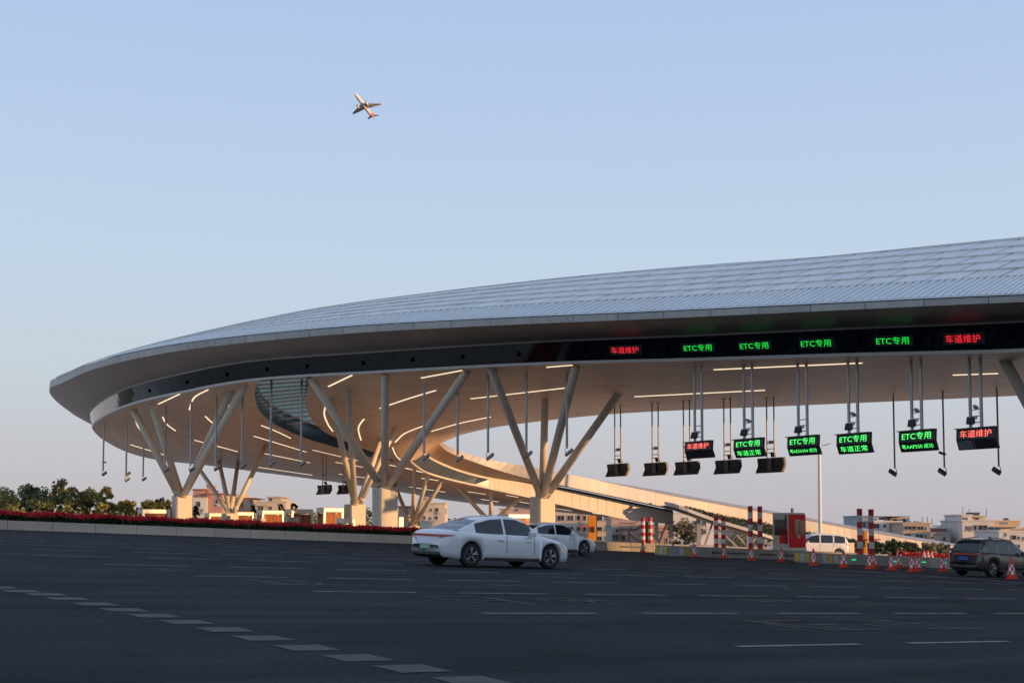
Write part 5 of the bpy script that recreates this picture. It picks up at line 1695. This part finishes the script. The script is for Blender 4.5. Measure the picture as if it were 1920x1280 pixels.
tree('pale olive tree standing under the ramp behind the striped island', 1283, 977, 165, 66, 301, LEAF_C, 'trees beyond the ramp', dens=1.0, leaf=.18)
tree('round bush under the lower ramp end, left of the red booth', 1392, 1003, 172, 70, 302, LEAF_C, 'trees beyond the ramp', dens=.8, leaf=.2)
tree('dark round bush beyond the green-lit island, biggest of the pair', 1676, 1011, 128, 44, 303, LEAF_D, 'bushes beyond the green-lit island', dens=.9, leaf=.16, name='round_bush')
tree('dark round bush beyond the green-lit island, smaller of the pair', 1705, 1016, 130, 26, 304, LEAF_D, 'bushes beyond the green-lit island', dens=.7, leaf=.16, name='round_bush')
tree('dark bush directly behind the thick pair of posts', 1640, 1014, 126, 30, 305, LEAF_D, 'bushes beyond the green-lit island', dens=.8, leaf=.16, name='round_bush')
tree('spiky pale shrub before the white ramp end wall', 1738, 1017, 138, 34, 306, LEAF_C, 'shrubs at the ramp end', dens=.7, leaf=.2, name='spiky_shrub')
tree('spiky pale shrub beside the rear of the dark car', 1766, 1019, 140, 30, 307, LEAF_C, 'shrubs at the ramp end', dens=.7, leaf=.2, name='spiky_shrub')

# planted ramp: near beam, planting bed, supports
NB_CTL = curve([(1246, 945.5, 143.5), (1262, 949, 143), (1278, 954.5, 142), (1339, 977, 143), (1403, 996, 144), (1452, 1012, 145), (1500, 1027, 146)])
NB = catmull(NB_CTL, 6)
bm_ = resample(NB, 16)
for a, b in zip(bm_[:-1], bm_[1:]):
    b = a.lerp(b, .985); t_ = UP * .36; y_ = Vector((0.1, .3, 0))
    MB().hexa([a, b, b + y_, a + y_, a + t_, b + t_, b + y_ + t_, a + y_ + t_]).build('ramp_beam', M_CLAD, canopy)
dk0 = [p + Vector((0, .3, -.1)) for p in bm_]
dk1 = [at(proj(p)[0] + 20, proj(p)[1] - 6, p.y + 8) + Vector((0, 0, -.25)) for p in bm_]
MB().grid([[p - UP * .3 for p in dk0], dk0, dk1]).build('ramp_deck', M_ROOFD, canopy)
rnd = random.Random(5)
hg = MB()
H_TOP = [(1282, 951), (1310, 956), (1340, 964), (1380, 972), (1420, 980), (1460, 989), (1500, 999), (1535, 1003), (1570, 1007), (1600, 1013), (1640, 1022)]
H_BOT = [(1282, 956), (1310, 966), (1340, 978), (1380, 990), (1420, 1001), (1460, 1014), (1500, 1026), (1535, 1032), (1570, 1034), (1600, 1036), (1640, 1036)]
def lin(T, x):
    for (a, va), (b, vb) in zip(T[:-1], T[1:]):
        if x <= b: return va + (vb - va) * (x - a) / (b - a)
    return T[-1][1]
for k in range(2400):
    px = rnd.uniform(1284, 1640); t = rnd.random()
    Y = 143.5 + (px - 1284) / 356 * 6 + 5.5 * t
    py = lin(H_BOT, px) + (lin(H_TOP, px) + rnd.uniform(-1, 2) - lin(H_BOT, px)) * min(1, t * .8 + .25 * rnd.random())
    leaves(hg, at(px, py, Y), .42, 16, rnd, .17)
hgo = hg.build('hedge', LEAF_D); tag(hgo, 'dark green planting spilling down the ramp beneath the pale parapet', 'hedge', kind='stuff')
M_RCOL = mat('ramp_support_paint', (0.30, 0.30, 0.29), 0.6, noise=.1)
def rsup(x0, y0, x1, y1, Y, w, name):
    a, b = at(x0, y0, Y), at(x1, y1, Y)
    if name == 'ramp_column': a = Vector((b.x, b.y, a.z))
    d = (b - a); L_ = d.length; d.normalize(); s_ = Vector((d.z, 0, -d.x)).normalized() * w / 2; y_ = Vector((0, w, 0))
    MB().hexa([a - s_, a + s_, a + s_ + y_, a - s_ + y_, b - s_, b + s_, b + s_ + y_, b - s_ + y_]).build(name, M_RCOL, canopy)
for x, y0, w, Y in ((1231.5, 976, .40, 147.5), (1259, 981, .45, 147.2), (1214, 976, .6, 156), (1310.5, 968, .42, 143.6), (1345, 982, .36, 144), (1403, 1000, .3, 144.4), (1436, 1010, .3, 144.8)):
    g0 = proj(onground(x, Y))[1]
    rsup(x, y0, x, g0 + 2, Y, w, 'ramp_column')
for x0, y0, x1, y1, Y in ((1250, 981, 1235, 1018, 147.8), (1336, 981, 1322, 1020, 144.2), (1346, 991, 1384, 1026, 144.3), (1377, 997, 1403, 1026, 144.5), (1418, 1006, 1406, 1026, 144.7), (1450, 1014, 1425, 1028, 144.8)):
    rsup(x0, y0, x1, y1, Y, .22, 'ramp_brace')

# red flower strip in the distance
rf = MB(); rnd = random.Random(9)
for k in range(900):
    px = rnd.uniform(1688, 1850); Y = rnd.uniform(119, 121.5); p = onground(px, Y) + UP * rnd.uniform(.25, .62)
    t = rnd.uniform(0, 6.28); s_ = Vector((math.cos(t), math.sin(t), 0)) * .09
    rf.quad(p - s_, p + s_, p + s_ * .5 + UP * .16, p - s_ * .5 + UP * .16)
a0, a1 = onground(1686, 119), onground(1852, 119)
pl2 = empty('flower_kerb', (a0 + a1) / 2); tag(pl2, 'low kerbed strip of red flowers behind the green-lit island', 'planter')
y_ = Vector((0, 2.6, 0))
MB().hexa([a0 - UP * .1, a1 - UP * .1, a1 + y_ - UP * .1, a0 + y_ - UP * .1, a0 + UP * .26, a1 + UP * .26, a1 + y_ + UP * .26, a0 + y_ + UP * .26]).build('kerb', M_PLANTER, pl2)
o = rf.build('red_flowers', M_FLOWER, pl2); o['kind'] = 'stuff'

# ------------------------------------------------------------------ stair beside the ramp
st = empty('steel_stair', onground(1190, 150)); tag(st, 'small grey stair with railings beside the bridge, behind the pale island', 'stair')
Ys = 150
M_STAIR = mat('stair_concrete', (.34, .31, .27), .8, noise=.12)
def sbox(x0, y0, x1, y1, Y, d, name, m):
    a, b = at(x0, y1, Y), at(x1, y0, Y)
    MB().box(((a.x + b.x) / 2, Y + d / 2, (a.z + b.z) / 2), (abs(b.x - a.x), d, abs(b.z - a.z))).build(name, m, st)
sbox(1160, 991, 1192, 995, Ys, 2.2, 'landing', M_STAIR)
for x in (1164, 1179.5): sbox(x - 1.2, 995, x + 1.2, proj(onground(x, Ys))[1] + 1, Ys + .1, .25, 'landing_post', M_STAIR)
for k in range(9):
    t = k / 9; sbox(1190 + 26 * t, 992 - 17 * t, 1190 + 26 * (t + .13), 995 - 17 * t, Ys + .2, 1.4, 'step', M_STAIR)
for k in range(9):
    t = k / 9; sbox(1180 + 22 * t, 999 + 18 * t, 1180 + 22 * (t + .13), 1001.5 + 18 * t, Ys - .6, 1.3, 'step', M_STAIR)
M_RAIL = mat('railing_brown', (.07, .055, .045), .6, noise=.1)
for k in range(9):
    x = 1162 + k * 3.2; q = at(x, 991, Ys - .1); MB().tube(q, q + UP * .75, .02, n=5).build('baluster', M_RAIL, st)
MB().path([at(1162, 980, Ys - .1), at(1190, 980, Ys - .1), at(1216, 963, Ys + .1)], .03, 6).build('handrail', M_RAIL, st)
MB().path([at(1180, 988, Ys - .6), at(1203, 1006, Ys - .6)], .03, 6).build('handrail', M_RAIL, st)

# ------------------------------------------------------------------ houses behind
M_PANE = mat('window_glass', (0.045, 0.05, 0.06), 0.12, noise=.3, scale=.4, spec=.6)
def wallm(name, c): return mat(name, c, 0.85, noise=0.10, scale=.35, streak=1)
M_WFRAME = mat('window_frame', (.34, .34, .33), .5, noise=.1)
M_ACBOX = mat('ac_box', (.46, .45, .43), .5, noise=.1)
def house(label, name, blocks, wins, Y, cat='building', group=None, dep=11, roofs=(), extras=()):
    x0 = min(b[0] for b in blocks); x1 = max(b[1] for b in blocks)
    base = onground((x0 + x1) / 2, Y)
    e = empty(name, base); tag(e, label, cat, group)
    for i, bl in enumerate(blocks):
        bx0, bx1, yt, m = bl[:4]; dy = bl[4] if len(bl) > 4 else 0.02 * i; dd = bl[5] if len(bl) > 5 else dep
        a, b = at(bx0, yt, Y + dy), at(bx1, yt, Y + dy)
        z0 = min(G(a.x), G(b.x)) - .5
        w = MB().box(((a.x + b.x) / 2, Y + dy + dd / 2, (a.z + z0) / 2), (b.x - a.x, dd, a.z - z0)).build('wall', m, e)
        MB().box(((a.x + b.x) / 2, Y + dy + dd / 2, a.z + .10), (b.x - a.x + .35, dd + .35, .22)).build('parapet', m, w)
    for wn_ in wins:
        wx0, wy0, wx1, wy1 = wn_[:4]; dy = wn_[4] if len(wn_) > 4 else 0.0
        a, b = at(wx0, wy1, Y + dy), at(wx1, wy0, Y + dy)
        cx, cz, ww, hh = (a.x + b.x) / 2, (a.z + b.z) / 2, b.x - a.x, b.z - a.z
        f = MB()
        for (ux, uz, sx, sz) in ((0, hh / 2, ww + .08, .07), (0, -hh / 2, ww + .08, .07), (-ww / 2, 0, .07, hh), (ww / 2, 0, .07, hh)) + (((0, 0, .06, hh),) if ww > .9 else ()):
            f.box((cx + ux, Y + dy - .04, cz + uz), (sx, .12, sz))
        fo = f.build('window', M_WFRAME if len(wn_) < 6 else wn_[5], e)
        MB().box((cx, Y + dy - .005, cz), (ww, .05, hh)).build('pane', M_PANE, fo)
        MB().box((cx, Y + dy - .10, cz - hh / 2 - .08), (ww + .3, .25, .07)).build('sill', blocks[0][3], fo)
        if (int(wx0 * 7 + wy0 * 3) % 4) == 0 and ww > .45:
            MB().box((cx + ww * .7, Y + dy - .18, cz - hh / 2 - .32), (.55, .28, .38)).build('air_conditioner', M_ACBOX, e)
    for (rx0, rx1, ry0, ry1, dy, dd, m, nm) in extras:
        a, b = at(rx0, ry1, Y + dy), at(rx1, ry0, Y + dy)
        MB().box(((a.x + b.x) / 2, Y + dy + dd / 2, (a.z + b.z) / 2), (b.x - a.x, dd, b.z - a.z)).build(nm, m, e)
    return e
W_PINK = wallm('wall_pink', (.44, .25, .20)); W_CREAM = wallm('wall_cream', (.50, .43, .34)); W_WHITE = wallm('wall_white', (.58, .56, .53)); W_TAN = wallm('wall_tan', (.44, .34, .26))
W_GREY = wallm('wall_grey', (.33, .32, .31)); W_BLUE = wallm('wall_blue_grey', (.26, .29, .34)); W_YEL = wallm('wall_yellow', (.54, .40, .24)); W_ROSE = wallm('wall_rose', (.46, .33, .29))
M_RTILE = mat('roof_red', (.22, .09, .07), .8, noise=.15)
M_TANK = mat('steel_tank', (.60, .60, .60), .25, .8, noise=.05)
M_DKR = mat('dark_roofing', (.06, .06, .065), .7, noise=.2)
house('pink house with red roof edges behind the end column', 'pink_house', [(362, 388, 931, W_WHITE), (386, 417, 926, W_PINK, .6), (362, 385, 918, W_PINK, 1.2), (388, 396, 911, W_PINK, 1.6, 4)],
      [(368, 940, 376, 950), (366, 952, 371, 958), (376, 952, 381, 958), (404, 936, 409, 944, .6)], 250,
      extras=[(360, 390, 929, 931, -.4, 11, M_RTILE, 'roof_edge'), (384, 419, 924.5, 926, .2, 11, M_RTILE, 'roof_edge'), (362, 386, 916.5, 918, .8, 11, M_RTILE, 'roof_edge'), (387, 397, 909.5, 911, 1.3, 4.5, M_RTILE, 'roof_edge')])
house('cream flat-roofed house behind the far column struts', 'cream_house', [(421, 468, 934, W_CREAM), (421, 446, 927, W_CREAM, 2.5)], [(450, 941, 456, 949), (428, 941, 434, 949), (440, 952, 446, 958)], 262,
      extras=[(419, 480, 932.8, 934.2, -.5, 11, M_RTILE, 'roof_edge')])
house('cream house with a square roof tower behind the third booth', 'cream_house', [(478, 536, 941, W_CREAM), (502, 527, 932, W_CREAM, .5, 7)], [(484, 949, 494, 957), (504, 949, 510, 955), (505, 933.5, 510.5, 939.5, .5)], 255,
      extras=[(499, 533, 930.8, 932.5, .2, 7.5, W_CREAM, 'roof_slab'), (476, 503, 946, 947.5, -.6, 3, W_CREAM, 'canopy_slab')])
house('low pale house behind the smallest sunlit booth', 'pale_house', [(340, 372, 934, W_ROSE)], [(346, 941, 351, 947)], 270)
house('small brick-red house beside the largest column pedestal', 'small_red_house', [(747, 768, 950, W_ROSE)], [(759, 963, 764, 968), (759, 952, 763, 956)], 250,
      extras=[(745, 770, 948.8, 950.2, -.4, 11, M_RTILE, 'roof_edge')])
house('three-storey cream house with roof tower seen through the leaning struts', 'cream_apartment_house', [(787, 834, 944, W_CREAM), (793, 803, 930, W_CREAM, .5, 4)],
      [(796, 953, 799, 958), (806, 953, 810, 958), (816, 952, 822, 959), (793, 967, 798, 973), (805, 969, 809, 974), (815, 967, 821, 973), (797, 933, 800, 935, .5)], 240,
      extras=[(832, 836, 941, 944, 2, 2, M_TANK, 'water_tank'), (834, 838, 952, 962, .3, 2, W_CREAM, 'balcony')])
house('rose apartment house behind the far ramp columns', 'rose_apartment_house', [(937, 1036, 954, W_ROSE)], [(945, 950 + 2, 951, 958), (966, 951, 972, 957), (945, 964, 951, 971), (966, 964, 972, 971)], 260)
house('four-storey beige apartment house under the bridge beside the orange pylon', 'beige_apartment_house', [(1034, 1147, 945, W_CREAM)],
      [(x0, y0, x1, y1) for (x0, x1) in ((1045, 1058), (1064, 1075), (1081, 1088), (1093, 1099), (1119, 1129), (1135, 1139.5)) for (y0, y1) in ((966, 975.5), (987, 995), (1005, 1013))], 215,
      extras=[(1087.6, 1091, 945, 1018, -.15, .2, W_PINK, 'wall_stripe'), (1141, 1143, 945, 1018, -.15, .2, M_WHT, 'drain_pipe')])
house('low grey and pink shop behind the small stair', 'low_shop', [(1146, 1222, 972, W_ROSE), (1146, 1164, 985, W_GREY, -.6)], [(1154, 991, 1160, 998, -.6), (1149, 1003, 1160, 1013, -.6), (1167, 1003, 1172, 1014)], 200,
      extras=[(1146, 1176, 999, 1000.5, -1.6, 1.2, W_GREY, 'awning')])
house('pink house with white gable under the bridge end', 'pink_house', [(1218, 1256, 989, W_PINK), (1232, 1254, 984, W_WHITE, 1.0)], [(1237, 995, 1241, 1000), (1248, 1008, 1252, 1020), (1224, 1000, 1229, 1006)], 190)
house('pale house half hidden by the olive tree under the ramp', 'pale_house', [(1262, 1340, 962, W_WHITE), (1318, 1352, 985, W_ROSE, 2)], [(1281, 976, 1286, 981), (1300, 976, 1306, 984), (1316, 974, 1324, 984), (1318, 992, 1324, 1000)], 230)
house('rose house behind the ramp braces', 'rose_house', [(1356, 1400, 995, W_ROSE)], [(1388, 999, 1392, 1004), (1372, 1001, 1376, 1006)], 240)
house('white house with shaded roof terrace behind the thick pair of posts', 'white_house', [(1632, 1690, 978, W_WHITE), (1612, 1634, 968, W_BLUE, .8), (1672, 1704, 970, W_WHITE, 5, 5)],
      [(1638, 981, 1648, 990), (1656, 983, 1661, 988.5), (1669, 982, 1679, 991), (1656, 997, 1661, 1001), (1669, 998, 1675.5, 1003.5), (1677, 972, 1681.5, 976, 5), (1693, 972, 1698, 978, 5), (1618, 978, 1622, 990, .8)], 225,
      extras=[(1630, 1702, 967.2, 968.6, .5, 8, M_DKR, 'terrace_roof'), (1648, 1658, 970, 974, 4, .3, M_DKR, 'dark_screen'), (1642, 1645, 971, 975, 2, .8, M_TANK, 'water_tank'), (1661, 1663, 971, 975, 2, .8, M_TANK, 'water_tank'), (1670, 1672, 972, 976, 2, .8, M_TANK, 'water_tank'), (1655, 1664, 990, 996, -.8, .9, W_WHITE, 'balcony')])
house('tan house with long window bands beside the white terrace house', 'tan_house', [(1693, 1744, 981, W_TAN)],
      [(1695, 985.5, 1709, 992.5), (1709.5, 985.5, 1718, 992.5), (1719, 986, 1731, 993), (1734, 987, 1737, 993), (1695, 1000, 1707, 1007), (1717, 1001, 1731, 1008), (1734, 1002, 1737, 1008)], 218,
      extras=[(1706, 1709, 976, 981, 2, 1, M_TANK, 'water_tank'), (1717, 1723, 976.5, 981, 2, 1.5, W_BLUE, 'roof_box'), (1725, 1728, 977.5, 981, 2, 1, M_TANK, 'water_tank'),
              (1704.2, 1704.9, 966, 981, 1.5, .06, M_DKR, 'aerial'), (1729.2, 1729.9, 968, 981, 1.5, .06, M_DKR, 'aerial'), (1738.4, 1739.1, 968, 981, 1.5, .06, M_DKR, 'aerial'), (1747.4, 1748, 971, 984, 1.5, .06, M_DKR, 'aerial')])
house('low grey house with a pinkish terrace right of the tan house', 'grey_house', [(1743, 1782, 1000, W_GREY), (1744, 1775, 992, W_TAN, 3, 6)], [(1745, 1005, 1751, 1010), (1767, 1006, 1773, 1013), (1770, 994, 1772, 999, 3)], 224,
      extras=[(1744, 1775, 991, 992.4, 2.6, 6.6, M_RTILE, 'roof_edge'), (1755, 1768, 984.5, 986, 4, 2, M_DKR, 'solar_panel'), (1757, 1768, 987, 989.5, 4, 1, M_TANK, 'water_tank')])
house('blue-grey shed building behind the dark car', 'blue_shed', [(1782, 1806, 991, W_BLUE), (1770, 1792, 990, W_GREY, 1.5)], [(1789, 993, 1790.6, 1001)], 245)
house('tall white house with a rooftop pergola above the dark car', 'white_house', [(1804, 1864, 976.5, W_WHITE), (1804, 1822, 966, W_WHITE, .3, 9), (1818, 1848, 969.5, W_WHITE, 3.5, 6)],
      [(1806, 970, 1808.5, 976, .3), (1811, 970, 1814, 978, .3), (1811, 986, 1814, 994), (1815, 986, 1817.5, 994), (1819, 986, 1821.5, 994), (1825, 984, 1831, 993.5), (1834, 984, 1851, 993.5), (1858, 986.5, 1862, 993), (1834, 1000, 1851, 1006), (1829, 970.5, 1835, 974.5, 3.5)], 222,
      extras=[(1815, 1850, 966, 968.6, 2.4, 8, W_CREAM, 'terrace_roof'), (1822, 1837, 960, 965.8, 4, 3, M_DKR, 'pergola'), (1840, 1864, 974, 976.4, .1, .3, M_DKR, 'railing'), (1805.2, 1805.7, 950, 966, 1, .06, M_DKR, 'aerial'), (1816.8, 1817.3, 953, 966, 1, .06, M_DKR, 'aerial'), (1849.6, 1850.1, 953, 968, 3, .06, M_DKR, 'aerial')])
house('orange-lit tan house at the picture edge behind the white houses', 'tan_house', [(1863, 1912, 977, W_YEL), (1898, 1925, 990, W_YEL, 2)], [(1868, 996, 1874, 1003)], 238,
      extras=[(1884, 1892, 971, 975, 2, 1, M_TANK, 'water_tank'), (1884, 1890, 970.5, 974.5, 1.6, .4, M_DKR, 'solar_panel')])
house('low white house at the picture edge, nearest of the right-hand houses', 'white_house', [(1873, 1935, 996, W_WHITE), (1875, 1912, 990, W_WHITE, 3, 6)], [(1884, 996 + 3, 1887, 1001 + 4), (1896, 1003, 1905, 1011), (1908, 1005, 1912, 1011), (1918, 1006, 1922, 1012), (1908, 1020, 1912, 1026)], 205,
      extras=[(1878, 1890, 978, 983, 2.5, 1, M_TANK, 'water_tank'), (1874, 1905, 987.5, 989.4, 1.5, 7, M_DKR, 'terrace_roof'), (1895, 1920, 992, 995.8, .2, .3, M_DKR, 'railing')])

# far tree belt closing the horizon
fb = MB(); rnd = random.Random(21)
for k in range(1500):
    px = rnd.uniform(-500, 2500); Y = rnd.uniform(330, 420); p = onground(px, Y)
    leaves(fb, p + UP * rnd.uniform(.3, 3.5 + 1.2 * math.sin(px * .02)), 1.5, 9, rnd, .8)
tag(fb.build('treeline', LEAF_B), 'dark line of distant trees closing the horizon behind the houses', 'treeline', kind='stuff')

# ------------------------------------------------------------------ office block off the picture, its shadow covers the near road
S_H = Vector((S_DIR.x, S_DIR.y, 0)).normalized(); N_H = Vector((-S_H.y, S_H.x, 0))       # N_H points to larger distance
q0 = N_H * 87.4 + S_H * 175
M_OFF = mat('office_wall', (.36, .34, .31), .8, noise=.1, scale=.3)
ob_ = empty('office_block', drop(q0 - N_H * 85 + S_H * 10)); tag(ob_, 'long tall office block standing off to the side, shading the near road', 'building')
cc_ = drop(q0 - N_H * 85 + S_H * 10)
az = math.atan2(S_H.y, S_H.x)
MB().box(cc_ + UP * 27, (20, 170, 58), az).build('wall', M_OFF, ob_)
for f_ in range(14):
    for u in range(18):
        MB().box(cc_ - S_H * 10.03 + N_H * (-79 + u * 8.3) + UP * (2.5 + f_ * 3.3), (.1, 5.2, 1.7), az).build('window', M_PANE, ob_)
